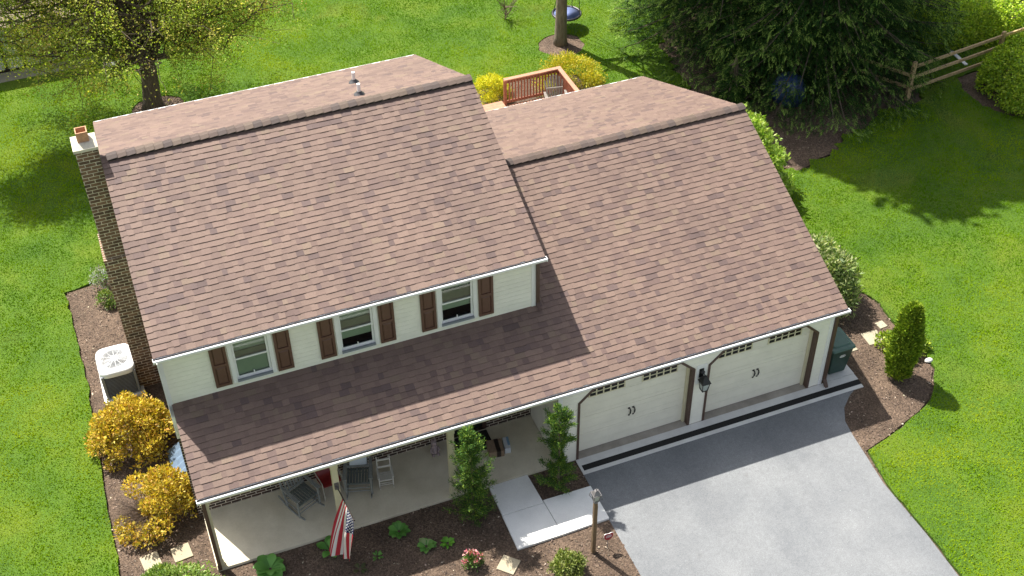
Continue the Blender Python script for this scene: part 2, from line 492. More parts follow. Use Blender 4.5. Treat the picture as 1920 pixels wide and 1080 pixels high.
def inset(poly, d):
    out = []; n = len(poly)
    for i in range(n):
        x0, y0 = poly[i - 1]; x1, y1 = poly[i]; x2, y2 = poly[(i + 1) % n]
        ax, ay = -(y1 - y0), x1 - x0; bx, by = -(y2 - y1), x2 - x1
        la = math.hypot(ax, ay) + 1e-9; lb = math.hypot(bx, by) + 1e-9
        mx, my = ax / la + bx / lb, ay / la + by / lb; lm = math.hypot(mx, my) + 1e-9
        out.append((x1 + mx / lm * d, y1 + my / lm * d))
    return out
HOLES = [ragged(H_HOUSE), ragged(H_TREE, .15, .03), ragged(H_MID, .15, .03), ragged(H_SPRUCE, .15, .09), ragged(H_HEDGE, .2, .04)]
LZ = 0.035      # lawn stands a little above the beds

def lawn_sheet():
    bm = bmesh.new(); edges = []
    outer = [(-150, -30.01), (180, -30.01), (180, 250), (-150, 250)]
    # outer ring shares the driveway cut-out at the near side, so keep it slightly beyond
    outer = [(-150, -60), (180, -60), (180, 250), (-150, 250)]
    for lp in [outer] + HOLES:
        vs = [bm.verts.new((x, y, LZ)) for x, y in lp]
        es = [bm.edges.new((vs[i], vs[(i + 1) % len(vs)])) for i in range(len(vs))]
        edges += es
    bmesh.ops.triangle_fill(bm, use_beauty=True, use_dissolve=False, edges=edges, normal=(0, 0, 1))
    for f in bm.faces:
        if f.normal.z < 0: f.normal_flip()
    bound = [e for e in bm.edges if len(e.link_faces) == 1]
    r = bmesh.ops.extrude_edge_only(bm, edges=bound)
    for v in [g for g in r['geom'] if isinstance(g, bmesh.types.BMVert)]: v.co.z = -0.04
    me = bpy.data.meshes.new('lawn'); bm.to_mesh(me); bm.free()
    me.materials.append(M['lawn'])
    o = bpy.data.objects.new('lawn', me); COL.objects.link(o)
    return o
tag(lawn_sheet(), 'bright green mown lawn all round the house', 'lawn', kind='structure')
g = MB(); g.quad((-400, -400, -0.05), (400, -400, -0.05), (400, 400, -0.05), (-400, 400, -0.05))
tag(g.build('ground', M['mulch']), 'bare brown soil lying under the lawn and beds', 'ground', kind='structure')

def ngon_sheet(name, poly, z, mat, label, cat, z0=None):
    b = MB()
    if z0 is None: b.add([(x, y, z) for x, y in poly], [tuple(range(len(poly)))])
    else: b.prism(poly, z0, z)
    return tag(b.build(name, mat), label, cat, kind='structure')
BED = [p for p in H_HOUSE if p[1] > -29]
i0 = BED.index((8.60, -5.6))
BED = BED[:i0 + 1] + [(15.0, -5.6)] + [p for p in BED[i0 + 1:] if p[1] > -5.4]
ngon_sheet('mulch_bed', inset(BED, .05), 0.0, M['mulch'], 'brown mulch bed wrapping round the brick house', 'mulch bed')
ngon_sheet('tree_ring', H_TREE, 0.012, M['mulch'], 'ring of dark mulch at the foot of the left garden tree', 'mulch ring')
ngon_sheet('tree_ring', H_MID, 0.012, M['mulch'], 'ring of mulch around the bare trunk with the swing', 'mulch ring')
ngon_sheet('tree_bed', H_SPRUCE, 0.0, M['mulch'], 'bare mulch and needles under the big dark spruces', 'mulch bed')
ngon_sheet('hedge_bed', H_HEDGE, 0.0, M['mulch'], 'mulch strip under the clipped round hedge', 'mulch bed')
DRIVE = [(8.62, -30), (15.03, -30), (15.01, -6.1), (15.035, -4.85), (14.98, -3.25), (15.09, -2.25), (15.14, -1.75), (15.22, -1.25), (15.45, -0.85), (15.8, -0.55), (16.29, -0.27), (8.60, -0.40), (8.60, -2.0)]
ngon_sheet('driveway', DRIVE, 0.012, M['driveway'], 'pale grey driveway leading up to the two garage doors', 'driveway')
# drain strip in front of the garage
b = MB(); b.box(8.60, 16.31, -0.14, 0.06, -0.03, 0.026).box(8.60, 16.29, -0.42, -0.315, -0.03, 0.026).box(8.60, 8.66, -0.315, -0.14, -0.03, 0.026)
tag(b.build('apron', M['apron']), 'pale concrete apron strips along the foot of the garage', 'apron', kind='structure')
b = MB(); b.box(8.66, 16.31, -0.3145, -0.1405, -0.04, 0.017)
tag(b.build('trench_drain', M['dark']), 'long black drain channel across the concrete garage apron', 'drain', kind='structure')
b = MB(); b.box(8.62, 15.34, 0.06, 0.42, -0.03, 0.022)
tag(b.build('garage_threshold', M['sill']), 'tan concrete threshold at the foot of the garage doors', 'threshold', kind='structure')
# porch floor + walkway
b = MB(); b.box(0.03, 8.13, 0.06, 1.77, -0.04, 0.08)
tag(b.build('porch_floor', M['porchfloor'], bevel=0.008), 'tan concrete porch floor under the front roof', 'porch floor', kind='structure')
b = MB()
b.prism([(6.38, -0.86), (7.395, -0.86), (7.355, 0.05), (6.385, 0.05)], -0.03, 0.062)
b.prism([(6.36, -1.86), (7.44, -1.86), (7.40, -0.87), (6.375, -0.87)], -0.03, 0.060)
b.prism([(7.452, -1.86), (8.61, -1.83), (8.60, -0.81), (7.412, -0.79)], -0.03, 0.060)
tag(b.build('walkway', M['walk'], bevel=0.006), 'pale concrete walkway from the driveway to the porch', 'walkway', kind='structure')

# ------------------------------------------------------------------ house
H = thing('house', (4, 6, 0), 'two storey brick and cream siding house with brown shingle roofs', 'house')
MR = (6.854 - 4.908) / (6.582 - 1.944)          # main slope
GR = (4.892 - 2.572) / 5.586                    # garage slope
XL, XM, XG = -0.12, 8.56, 15.61

PAL = [(0.180, 0.125, 0.101), (0.169, 0.116, 0.095), (0.155, 0.106, 0.088), (0.135, 0.092, 0.080), (0.116, 0.081, 0.074), (0.185, 0.134, 0.101)]
PW = [0.31, 0.27, 0.19, 0.12, 0.05, 0.06]
def shingles(name, origin, ux, us, nrm, width, length, exp, parent, label=None, skip=None):
    O = np.array(origin, float); ux = np.array(ux, float); us = np.array(us, float); nrm = np.array(nrm, float)
    b = MB(); b.c = []
    nc = int(round(length / exp)); exp = length / nc
    for i in range(nc):
        s0 = i * exp
        x = -rng.uniform(0, 0.3); k = None; prev = False
        while x < width:
            wd = rng.uniform(0.10, 0.26); x1 = min(x + wd, width); xa = max(x, 0)
            if k is None or rng.random() < 0.95: k = rng.choice(len(PAL), p=PW)
            if x1 - xa > 0.004:
                raised = (not prev) or rng.random() < 0.35
                prev = raised
                t = 0.019 if raised else 0.0125
                sj = s0 + rng.normal(0, 0.003) - (0.006 if raised else -0.003)
                c = np.array(PAL[k]) * (1 + rng.uniform(-0.07, 0.07)); b.col = tuple(c)
                e = s0 + exp + 0.012
                p = [O + ux * xa + us * sj, O + ux * x1 + us * sj]
                tp = [q + nrm * t for q in p]
                bk = [O + ux * x1 + us * e + nrm * 0.003, O + ux * xa + us * e + nrm * 0.003]
                b.add(p + tp + bk, [(0, 1, 3, 2), (2, 3, 4, 5), (0, 2, 5), (1, 4, 3)])
            x = x1
    o = b.build(name, M['shingle'], parent)
    if label: o['label'] = label
    return o

def slopevec(m, back=False):
    h = math.hypot(1, m); s = -1 if back else 1
    return (0, s / h, m / h), (0, -s * m / h, 1 / h)

def deck_slab(b, x0, x1, ya, za, yb, zb, th):
    lo = [(x0, ya, za - th), (x1, ya, za - th), (x1, yb, zb - th), (x0, yb, zb - th)]
    hi = [(x0, ya, za - .004), (x1, ya, za - .004), (x1, yb, zb - .004), (x0, yb, zb - .004)]
    b.hexa(lo, hi)

EXP = 0.148
# main roof
us, nr = slopevec(MR)
Ls = math.hypot(6.582 - 1.944, 6.854 - 4.908)
roof = shingles('roof', (XL, 1.944, 4.908), (1, 0, 0), us, nr, XM - XL, Ls, EXP, H, 'upper roof slope facing the driveway')
us2, nr2 = slopevec(MR, True)
shingles('roof', (XL, 11.22, 4.908), (1, 0, 0), us2, nr2, XM - XL, Ls, EXP, H, 'upper roof slope facing the back lawn')
b = MB(); deck_slab(b, XL + .01, XM - .01, 1.96, 4.915, 6.582, 6.854, 0.11); deck_slab(b, XL + .01, XM - .01, 11.17, 4.928, 6.583, 6.853, 0.11)
b.build('roof_boards', M['white'], H)
# lower roof : porch + garage front, garage back
us, nr = slopevec(GR)
Lg = math.hypot(5.586, 2.32)
Lp = math.hypot(2.04, 2.04 * GR)
shingles('roof', (8.56, 0, 2.572), (1, 0, 0), us, nr, XG - 8.56, Lg, EXP, H, 'garage roof slope facing the driveway')
ncp = round(Lp / (Lg / round(Lg / EXP))) * (Lg / round(Lg / EXP))
shingles('roof', (0, 0, 2.572), (1, 0, 0), us, nr, 8.56, ncp, EXP, H, 'porch roof slope below the upstairs windows')
shingles('roof', (8.372, 2.04 - .05, 2.572 + (2.04 - .05) * GR), (1, 0, 0), us, nr, .19, Lg - ncp - .1, EXP, H, 'narrow roof strip under the upper eave')
us2, nr2 = slopevec(GR, True)
shingles('roof', (8.56, 11.172, 2.572), (1, 0, 0), us2, nr2, XG - 8.56, Lg, EXP, H, 'garage roof slope facing the back lawn')
b = MB()
deck_slab(b, 8.37, XG - .01, 0.015, 2.577, 5.585, 4.89, 0.11); deck_slab(b, 8.37, XG - .01, 11.12, 2.593, 5.587, 4.89, 0.11)
deck_slab(b, 0.01, 8.37, 0.015, 2.577, 2.2, 2.572 + 2.2 * GR, 0.10)
b.build('roof_boards', M['white'], H)

# ridge vents with cap shingles
CAP = [(0.098, 0.070, 0.056), (0.088, 0.063, 0.052), (0.106, 0.078, 0.060), (0.072, 0.054, 0.048), (0.095, 0.067, 0.056)]
def ridge(x0, x1, y, z, m):
    b = MB(); n = int((x1 - x0) / 0.20); st = (x1 - x0) / n
    hw = 0.14; h = 0.062
    for i in range(n):
        a = x0 + i * st; e = a + st + 0.025
        k = rng.choice(len(CAP)); b.col = tuple(np.array(CAP[k]) * rng.uniform(0.86, 1.12))
        def prof(x, lift):
            t = 0.016
            return [(x, y - hw, z - m * hw + h + lift), (x, y - 0.04, z - m * 0.04 + h + lift), (x, y + 0.04, z - m * 0.04 + h + lift), (x, y + hw, z - m * hw + h + lift),
                    (x, y + hw, z - m * hw + h + lift - t), (x, y - hw, z - m * hw + h + lift - t)]
        A = prof(a, 0.0); E = prof(e, 0.026)
        b.add(A + E, [(0, 1, 7, 6), (1, 2, 8, 7), (2, 3, 9, 8), (3, 4, 10, 9), (4, 5, 11, 10), (5, 0, 6, 11), (0, 5, 4, 3, 2, 1), (6, 7, 8, 9, 10, 11)])
    c = b.build('ridge_cap', M['shingle'], H)
    b = MB(); q = hw - 0.022
    lo = [(x0 + .02, y - q, z - m * q + 0.0), (x1 - .02, y - q, z - m * q + 0.0), (x1 - .02, y + q, z - m * q), (x0 + .02, y + q, z - m * q)]
    hi = [(p[0], p[1], p[2] + h - 0.013) for p in lo]
    b.hexa(lo, hi)
    b.build('ridge_vent', M['dark'], c)
ridge(XL + 0.13, XM - 0.03, 6.582, 6.854, MR)
ridge(8.57, XG - 0.02, 5.586, 4.892, GR)

# step flashing where the lower roof meets the upper wall side
b = MB(); b.bar((8.40, 2.1, 2.572 + 2.1 * GR + 0.03), (8.40, 5.5, 2.572 + 5.5 * GR + 0.03), 0.05, 0.05)
b.build('flashing', M['brown'], H)

# gutters : trough with rolled white lip
def gutter(x0, x1, y, z, name='gutter', sgn=-1):
    b = MB()
    prof = [(0.0, -0.005), (0.0, -0.082), (0.080, -0.088), (0.098, -0.072), (0.112, -0.038), (0.117, -0.016), (0.110, 0.0), (0.094, 0.007), (0.078, 0.003), (0.066, -0.010), (0.064, -0.024), (0.068, -0.04), (0.064, -0.078), (0.012, -0.076), (0.012, -0.005)]
    n = len(prof)
    A = [(x0, y + sgn * d, z + h) for d, h in prof]; E = [(x1, y + sgn * d, z + h) for d, h in prof]
    fs = [(i, (i + 1) % n, n + (i + 1) % n, n + i) for i in range(n)]
    fs += [tuple(range(n)), tuple(reversed(range(n, 2 * n)))]
    b.add(A + E, fs)
    # end caps
    for x in (x0, x1):
        b.box(x - 0.004, x + 0.004, y + min(0, sgn * .113), y + max(0, sgn * .113), z - .084, z + .004)
    g_ = b.build(name, M['gutter'], H)
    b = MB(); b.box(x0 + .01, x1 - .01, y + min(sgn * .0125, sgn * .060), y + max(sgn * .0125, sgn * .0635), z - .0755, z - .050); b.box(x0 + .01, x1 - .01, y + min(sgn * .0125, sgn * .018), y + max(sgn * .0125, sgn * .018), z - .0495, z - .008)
    b.build('gutter_shade_lining', M['lead'], g_)  # dark lining added to paint the shadow gap inside the trough
    return g_
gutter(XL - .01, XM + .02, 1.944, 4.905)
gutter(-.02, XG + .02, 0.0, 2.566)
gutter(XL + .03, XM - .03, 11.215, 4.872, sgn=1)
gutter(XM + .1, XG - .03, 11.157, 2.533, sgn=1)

# ---- walls
def gable(b, x, ys, zs, flip):
    f = list(range(len(ys)))
    b.add([(x, y, z) for y, z in zip(ys, zs)], [tuple(f) if flip else tuple(reversed(f))])
xw0, xw1 = -0.06, 8.36
b = MB()
# lower storey: front wall with door opening, sides, back
b.box(xw0, 5.95, 1.77, 1.95, -0.04, 2.62); b.box(6.98, 8.20, 1.77, 1.95, -0.04, 2.62); b.box(5.95, 6.98, 1.77, 1.95, 2.15, 2.62)
b.box(xw0, xw0 + .2, 1.95, 11.0, -0.04, 2.55)
b.box(xw0 + .2, 8.36, 10.8, 11.0, -0.04, 2.55)
b.build('brick_wall', M['brick'], H)
b = MB()
# upper storey walls with three window holes
WX = [(1.37, 2.31), (3.69, 4.63), (6.01, 6.95)]
z0, z1 = 3.57, 4.78
xs = [xw0] + [q for w_ in WX for q in w_] + [xw1]
for i in range(0, len(xs), 2): b.box(xs[i], xs[i + 1], 2.04, 2.16, 2.62, 4.86)
for (a, c) in WX: b.box(a, c, 2.04, 2.16, 2.62, z0); b.box(a, c, 2.04, 2.16, z1, 4.86)
for x0_, x1_ in ((xw0, xw0 + .12), (xw1 - .12, xw1)):
    ys = [2.16, 11.0, 11.0, 6.582, 2.16]; zs = [2.55, 2.55, 4.86, 6.72, 4.86]
    b.hexa([(x0_, y, z) for y, z in zip(ys, zs)], [(x1_, y, z) for y, z in zip(ys, zs)])
b.box(xw0 + .12, xw1 - .12, 10.88, 11.0, 2.55, 4.86)
b.build('siding_wall', M['siding'], H)
# front skirt between the storeys and inside walls/floors
b = MB(); b.box(xw0, 0.0, 1.772, 2.04, 2.62, 3.30); b.build('siding_wall', M['siding'], H)
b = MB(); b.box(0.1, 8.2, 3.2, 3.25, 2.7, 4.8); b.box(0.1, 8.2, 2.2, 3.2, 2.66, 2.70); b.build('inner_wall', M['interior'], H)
# corner trims
b = MB(); b.box(xw0 - .012, xw0 + .09, 2.026, 2.039, 2.62, 4.88); b.box(xw0 - .014, xw0 - .001, 1.78, 2.2, 2.62, 4.88)
b.build('corner_trim', M['white'], H)
b = MB(); b.box(8.27, xw1 + .012, 2.026, 2.039, 3.3, 4.88); b.build('corner_trim', M['white'], H)
# rake boards
def rake(x, ya, za, yb, zb):
    x = x + (.018 if x < 5 else -.018); b = MB(); b.bar((x, ya, za - .10), (x, yb, zb - .10), 0.022, 0.15, up=(0, 0, 1)); return b.build('rake_board', M['white'], H)
rake(XL, 1.95, 4.9, 6.58, 6.84); rake(XL, 11.2, 4.9, 6.58, 6.84); rake(XM, 1.95, 4.9, 6.58, 6.84); rake(XM, 11.2, 4.9, 6.58, 6.84)
rake(XG, 0.02, 2.565, 5.58, 4.88); rake(XG, 11.15, 2.565, 5.58, 4.88); rake(0.0, 0.02, 2.562, 1.77, 2.562 + 1.77 * GR)
# porch beam / ceiling
b = MB(); b.box(0.05, 8.14, 0.07, 0.23, 2.28, 2.47); b.build('porch_beam', M['cream'], H)

# windows upstairs
for wi, (a, c) in enumerate(WX):
    f = MB(); t = 0.085
    f.box(a - .005, a + t, 2.02, 2.13, z0 - .02, z1); f.box(c - t, c + .005, 2.02, 2.13, z0 - .02, z1)
    f.box(a + t, c - t, 2.02, 2.13, z1 - .08, z1); f.box(a + t, c - t, 2.005, 2.13, z0 - .03, z0 + .045)
    wf = f.build('window', M['white'], H)
    ia, ic = a + t + .004, c - t - .004
    for nm, s0, s1, yy in (('lower_sash', z0 + .05, 4.19, 2.085), ('upper_sash', 4.16, z1 - .085, 2.055)):
        s = MB(); q = 0.045
        s.box(ia, ia + q, yy, yy + .028, s0, s1); s.box(ic - q, ic, yy, yy + .028, s0, s1)
        s.box(ia + q, ic - q, yy, yy + .028, s1 - .04, s1); s.box(ia + q, ic - q, yy, yy + .028, s0, s0 + .04)
        so = s.build(nm, M['white'], wf)
        p = MB(); p.quad((ia + q, yy + .014, s0 + .04), (ic - q, yy + .014, s0 + .04), (ic - q, yy + .014, s1 - .04), (ia + q, yy + .014, s1 - .04))
        p.build('pane', M['glass'], wf)
    bl = MB(); k = 0; zz = z1 - .09; bot = (3.62, 3.92, 3.95)[wi]
    while zz > bot:
        bl.add([(ia, 2.135, zz - .052), (ic, 2.135, zz - .052), (ic, 2.160, zz), (ia, 2.160, zz)], [(0, 1, 2, 3)]); zz -= 0.047
    bl.build('blind', M['blind'], wf)
    cu = MB(); cu.box(ia + .03, ic - .03, 2.118, 2.126, 4.17, (4.36, 4.42, 4.52)[wi]); cu.build('curtain', M['curtain'], wf)
    l = MB(); l.box((a + c) / 2 - .012, (a + c) / 2 + .012, 2.068, 2.084, 3.66, 3.74); l.build('latch', M['white'], wf)
    s = MB(); s.box(a + t, c - t, 1.998, 2.05, z0 - .0, z0 + .05); s.build('sill', M['acgrey'] if wi else M['acgrey'], wf)
    # shutters
    for (sa, sb) in ((a - .385, a - .035), (c + .035, c + .385)):
        s = MB(); y0, y1 = 1.995, 2.036; zb, zt = z0 - .005, z1 + .06; st = .055; zm = 4.17
        s.box(sa, sa + st, y0, y1, zb, zt); s.box(sb - st, sb, y0, y1, zb, zt)
        for za_, zb_ in ((zb, zb + .07), (zm - .04, zm + .04), (zt - .07, zt)): s.box(sa + st, sb - st, y0, y1, za_, zb_)
        for za_, zb_ in ((zb + .07, zm - .04), (zm + .04, zt - .07)):
            s.box(sa + st, sb - st, y0 + .026, y1, za_, zb_)
            i_ = .035
            lo = [(sa + st + .008, y0 + .025, za_ + .008), (sb - st - .008, y0 + .025, za_ + .008), (sb - st - .008, y0 + .025, zb_ - .008), (sa + st + .008, y0 + .025, zb_ - .008)]
            hi = [(sa + st + i_, y0 + .006, za_ + i_), (sb - st - i_, y0 + .006, za_ + i_), (sb - st - i_, y0 + .006, zb_ - i_), (sa + st + i_, y0 + .006, zb_ - i_)]
            s.hexa(hi, lo)
        s.build('shutter', M['shutter'], H)

# upper downspout on the right corner, over the lower roof
b = MB(); zb = 2.572 + 2.02 * GR + .06
b.box(8.375, 8.455, 1.985, 2.055, zb + .05, 4.80); b.hexa([(8.375, 1.84, zb - .07), (8.455, 1.84, zb - .07), (8.455, 1.90, zb - .02), (8.375, 1.90, zb - .02)], [(8.375, 1.985, zb + .05), (8.455, 1.985, zb + .05), (8.455, 2.055, zb + .09), (8.375, 2.055, zb + .09)])
b.build('downspout', M['brown'], H, bevel=0.006)

# garage walls
b = MB(); yg = 0.08; GT = 2.50
D1 = (8.62, 11.62); D2 = (11.97, 14.97); zt = 2.33; zc = 1.95; cut = 0.39
def frontwall(b):
    y0, y1 = yg, yg + 0.09
    b.box(8.14, D1[0], y0, y1, -.04, GT); b.box(D1[1], D2[0], y0, y1, -.04, GT); b.box(D2[1], 15.34, y0, y1, -.04, GT)
    for d in (D1, D2):
        b.box(d[0], d[1], y0, y1, zt, GT)
        for x, s in ((d[0], 1), (d[1], -1)):
            tri = [(x, zc), (x + s * cut, zt), (x, zt)]
            if s < 0: tri = tri[::-1]
            b.hexa([(p, y0, q) for p, q in tri][::-1], [(p, y1, q) for p, q in tri][::-1])
frontwall(b)
# garage side and back walls
for x0_, x1_ in ((15.25, 15.34),):
    ys = [yg + .09, 11.05, 11.05, 5.586, yg + .09]; zs = [-.04, -.04, 2.5, 4.76, 2.5]
    b.hexa([(x0_, y, z) for y, z in zip(ys, zs)], [(x1_, y, z) for y, z in zip(ys, zs)])
b.box(8.36, 15.25, 10.96, 11.05, -.04, 2.5)
b.box(8.14, 8.23, yg + .09, 1.95, -.04, 2.55)      # side wall beside the porch
b.build('garage_wall', M['siding'], H)
b = MB(); b.box(8.128, 8.24, yg - .012, yg - .001, -.02, GT); b.build('corner_trim', M['white'], H)
b = MB(); b.box(15.25, 15.352, yg - .012, yg - .001, -.02, GT)
b.build('corner_trim', M['white'], H)
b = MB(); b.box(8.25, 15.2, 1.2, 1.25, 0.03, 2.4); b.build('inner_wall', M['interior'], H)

for gi, d in enumerate((D1, D2)):
    # brown frame : face trim + deep reveal
    f = MB(); x0, x1 = d; ft = 0.055; yb = 0.275; yf = yg - .022
    outer = [(x0, 0.0), (x0, zc), (x0 + cut, zt), (x1 - cut, zt), (x1, zc), (x1, 0.0)]
    k_ = 0.038
    inner = [(x0 + ft, 0.0), (x0 + ft, zc - k_ * .6), (x0 + cut + k_ * .6, zt - ft), (x1 - cut - k_ * .6, zt - ft), (x1 - ft, zc - k_ * .6), (x1 - ft, 0.0)]
    n = len(outer); vs = [(p, yf, q) for p, q in outer] + [(p, yf, q) for p, q in inner] + [(p, yb, q) for p, q in outer] + [(p, yb, q) for p, q in inner]
    fs = []
    for i in range(n - 1):
        fs += [(i, n + i, n + i + 1, i + 1), (n + i, 3 * n + i, 3 * n + i + 1, n + i + 1), (i, i + 1, 2 * n + i + 1, 2 * n + i), (2 * n + i, 2 * n + i + 1, 3 * n + i + 1, 3 * n + i)]
    fs += [(0, 2 * n, 3 * n, n), (n - 1, 2 * n - 1, 4 * n - 1, 3 * n - 1)]
    f.add(vs, fs); f.build('door_frame', M['brown'], H)
    # cream stop beside the panel
    s = MB(); s.box(x0 + ft, x0 + ft + .05, 0.235, 0.272, 0.02, zt - .1); s.build('door_stop', M['cream'], H)
    s = MB(); s.box(x1 - ft - .06, x1 - ft, 0.215, 0.272, 0.02, zt - .1); s.build('door_stop', M['cream'], H)
    # panel: four sections
    p = MB(); sh = (zt - .02) / 4
    for k in range(4): p.box(x0 + .03, x1 - .03, 0.28, 0.32, 0.035 + k * sh, 0.035 + (k + 1) * sh - .006)
    p.box(x0 + .03, x1 - .03, 0.288, 0.318, 0.035, zt - .02)
    gd = p.build('garage_door', M['doorpanel'], H)
    gd['label'] = ('left cream garage door', 'right cream garage door')[gi]
    # recessed panel mouldings
    # window rows
    for w0 in (x0 + .37, x0 + 1.73):
        wn = MB(); pn = MB(); ww = 0.90
        pn.box(w0, w0 + ww, 0.268, 0.2785, 1.835, 2.075)
        xs_ = [w0 + ww * k / 5 for k in range(6)]
        for x in xs_: wn.box(x - .016, x + .016, 0.262, 0.2795, 1.82, 2.09)
        for z in (1.832, 1.955, 2.078): wn.box(w0 - .016, w0 + ww + .016, 0.2625, 0.279, z - .013, z + .013)
        wo = wn.build('door_window', M['cream'], gd)
        pn.build('pane', M['pane'], wo)
    # S-shaped iron handles
    for hx in (x0 + 1.445, x0 + 1.555):
        h = MB(); pts = [(hx - .012, 0.262, 0.80), (hx + .012, 0.25, 0.87), (hx + .022, 0.246, 0.95), (hx + .01, 0.25, 1.01), (hx - .015, 0.262, 1.05)]
        h.tube(pts, [.010, .017, .017, .016, .016], 6)
        h.box(hx - .045, hx + .008, 0.262, 0.277, 1.03, 1.065); h.box(hx - .03, hx + .01, 0.262, 0.277, 0.79, 0.82)
        h.build('handle', M['black'], gd)

# lantern on the garage pier
lx = 11.79; lb = MB(); lb.box(lx - .06, lx + .06, 0.055, 0.082, 1.62, 1.90)
lb.lathe((lx - .005, 0.0, 1.84), [(.02, -.02), (.055, 0), (.055, .02), (.03, .05)], 10)
lb.tube([(lx, 0.06, 1.80), (lx, -0.02, 1.86), (lx + .02, -0.10, 1.80)], 0.012, 6)
lb.add([(lx - .11, -.23, 1.62), (lx + .13, -.23, 1.62), (lx + .13, .02, 1.62), (lx - .11, .02, 1.62), (lx - .02, -.13, 1.80), (lx + .05, -.13, 1.80), (lx + .05, -.07, 1.80), (lx - .02, -.07, 1.80)],
       [(0, 1, 5, 4), (1, 2, 6, 5), (2, 3, 7, 6), (3, 0, 4, 7), (4, 5, 6, 7), (0, 3, 2, 1)])
for px_, py_ in ((lx - .085, -.205), (lx + .105, -.205), (lx + .105, -.005), (lx - .085, -.005)): lb.bar((px_, py_, 1.62), (lx + (px_ - lx) * .7, -.105 + (py_ + .105) * .7, 1.36), .014, .014)
lb.box(lx - .065, lx + .08, -.18, -.03, 1.35, 1.365)
wl = lb.build('wall_lantern', M['black'], H)
gl = MB(); gl.hexa([(lx - .05, -.165, 1.366), (lx + .065, -.165, 1.366), (lx + .065, -.045, 1.366), (lx - .05, -.045, 1.366)], [(lx - .072, -.19, 1.615), (lx + .092, -.19, 1.615), (lx + .092, -.02, 1.615), (lx - .072, -.02, 1.615)])
gl.build('glass', M['lampglass'], wl)
b = MB(); b.box(lx - .13, lx + .14, 0.068, 0.079, 1.42, 2.02); b.build('mounting_board', M['white'], H)

# garage corner downspout
b = MB(); b.box(15.36, 15.45, 0.02, 0.11, 0.22, 2.44); b.hexa([(15.36, -.12, 0.03), (15.45, -.12, 0.03), (15.45, -.05, 0.03), (15.36, -.05, 0.03)], [(15.36, 0.02, 0.22), (15.45, 0.02, 0.22), (15.45, .11, 0.22), (15.36, .11, 0.22)])
b.build('downspout', M['brown'], H, bevel=0.006)

# front door
b = MB(); b.box(6.03, 6.90, 1.86, 1.91, 0.09, 2.10)
for zz in ((0.25, 1.0), (1.15, 1.95)):
    for xa in (6.13, 6.51): b.box(xa, xa + .30, 1.848, 1.862, zz[0], zz[1])
fd = b.build('front_door', M['black'], H)
b = MB(); b.lathe((6.10, 1.83, 1.02), [(.01, 0), (.032, .02), (.03, .05), (.012, .06)], 10); b.build('knob', M['pewter'], fd)
b = MB(); b.box(5.95, 6.03, 1.80, 1.92, .08, 2.15); b.box(6.90, 6.98, 1.80, 1.92, .08, 2.15); b.box(6.03, 6.90, 1.80, 1.92, 2.10, 2.15); b.build('door_frame', M['brown'], H)

# porch posts
for x in (0.125, 2.90, 5.56):
    b = MB(); b.box(x - .07, x + .07, 0.085, 0.225, 0.08, 2.30); b.box(x - .085, x + .085, 0.07, 0.24, 0.08, 0.20); b.box(x - .085, x + .085, 0.07, 0.24, 2.18, 2.28)
    b.build('porch_post', M['cream'], H, bevel=0.006)
# the corner post is brown on its inner faces: a downspout runs down it
b = MB(); b.box(0.055, 0.135, 0.0, 0.068, 0.10, 2.46); b.build('downspout', M['brown'], H, bevel=0.006)

# chimney
b = MB(); b.box(-0.60, -0.13, 6.46, 6.98, -.04, 7.20); b.box(-0.66, -0.13, 6.40, 7.5, -.04, 4.2)
ch = b.build('chimney', M['chimbrick'], H)
b = MB(); b.hexa([(-.63, 6.42, 7.20), (-.10, 6.42, 7.20), (-.10, 7.02, 7.20), (-.63, 7.02, 7.20)], [(-.63, 6.42, 7.27), (-.10, 6.42, 7.27), (-.10, 7.02, 7.27), (-.63, 7.02, 7.27)])
b.hexa([(-.62, 6.43, 7.27), (-.11, 6.43, 7.27), (-.11, 7.01, 7.27), (-.62, 7.01, 7.27)], [(-.52, 6.55, 7.34), (-.21, 6.55, 7.34), (-.21, 6.90, 7.34), (-.52, 6.90, 7.34)])
b.build('cap', M['capstone'], ch)
b = MB(); fx, fy, fw, fh = -.365, 6.73, .125, .28
t_ = .022
b.box(fx - fw, fx + fw, fy - fw, fy - fw + t_, 7.3, 7.3 + fh); b.box(fx - fw, fx + fw, fy + fw - t_, fy + fw, 7.3, 7.3 + fh)
b.box(fx - fw, fx - fw + t_, fy - fw + t_, fy + fw - t_, 7.3, 7.3 + fh); b.box(fx + fw - t_, fx + fw, fy - fw + t_, fy + fw - t_, 7.3, 7.3 + fh)
fl = b.build('flue', M['terracotta'], ch)

# vent pipes on the back slope
for vx, vy in ((6.28, 9.05), (6.00, 7.38)):
    zr = 6.854 - (vy - 6.582) * MR
    b = MB(); b.tube([(vx, vy, zr), (vx, vy, zr + .32)], .042, 10); vp = b.build('vent_pipe', M['pvc'], H, smooth=False)
    b = MB(); b.lathe((vx, vy, zr), [(.15, -.03), (.13, .035), (.075, .085), (.05, .12)], 14); b.build('flashing', M['lead'], vp)
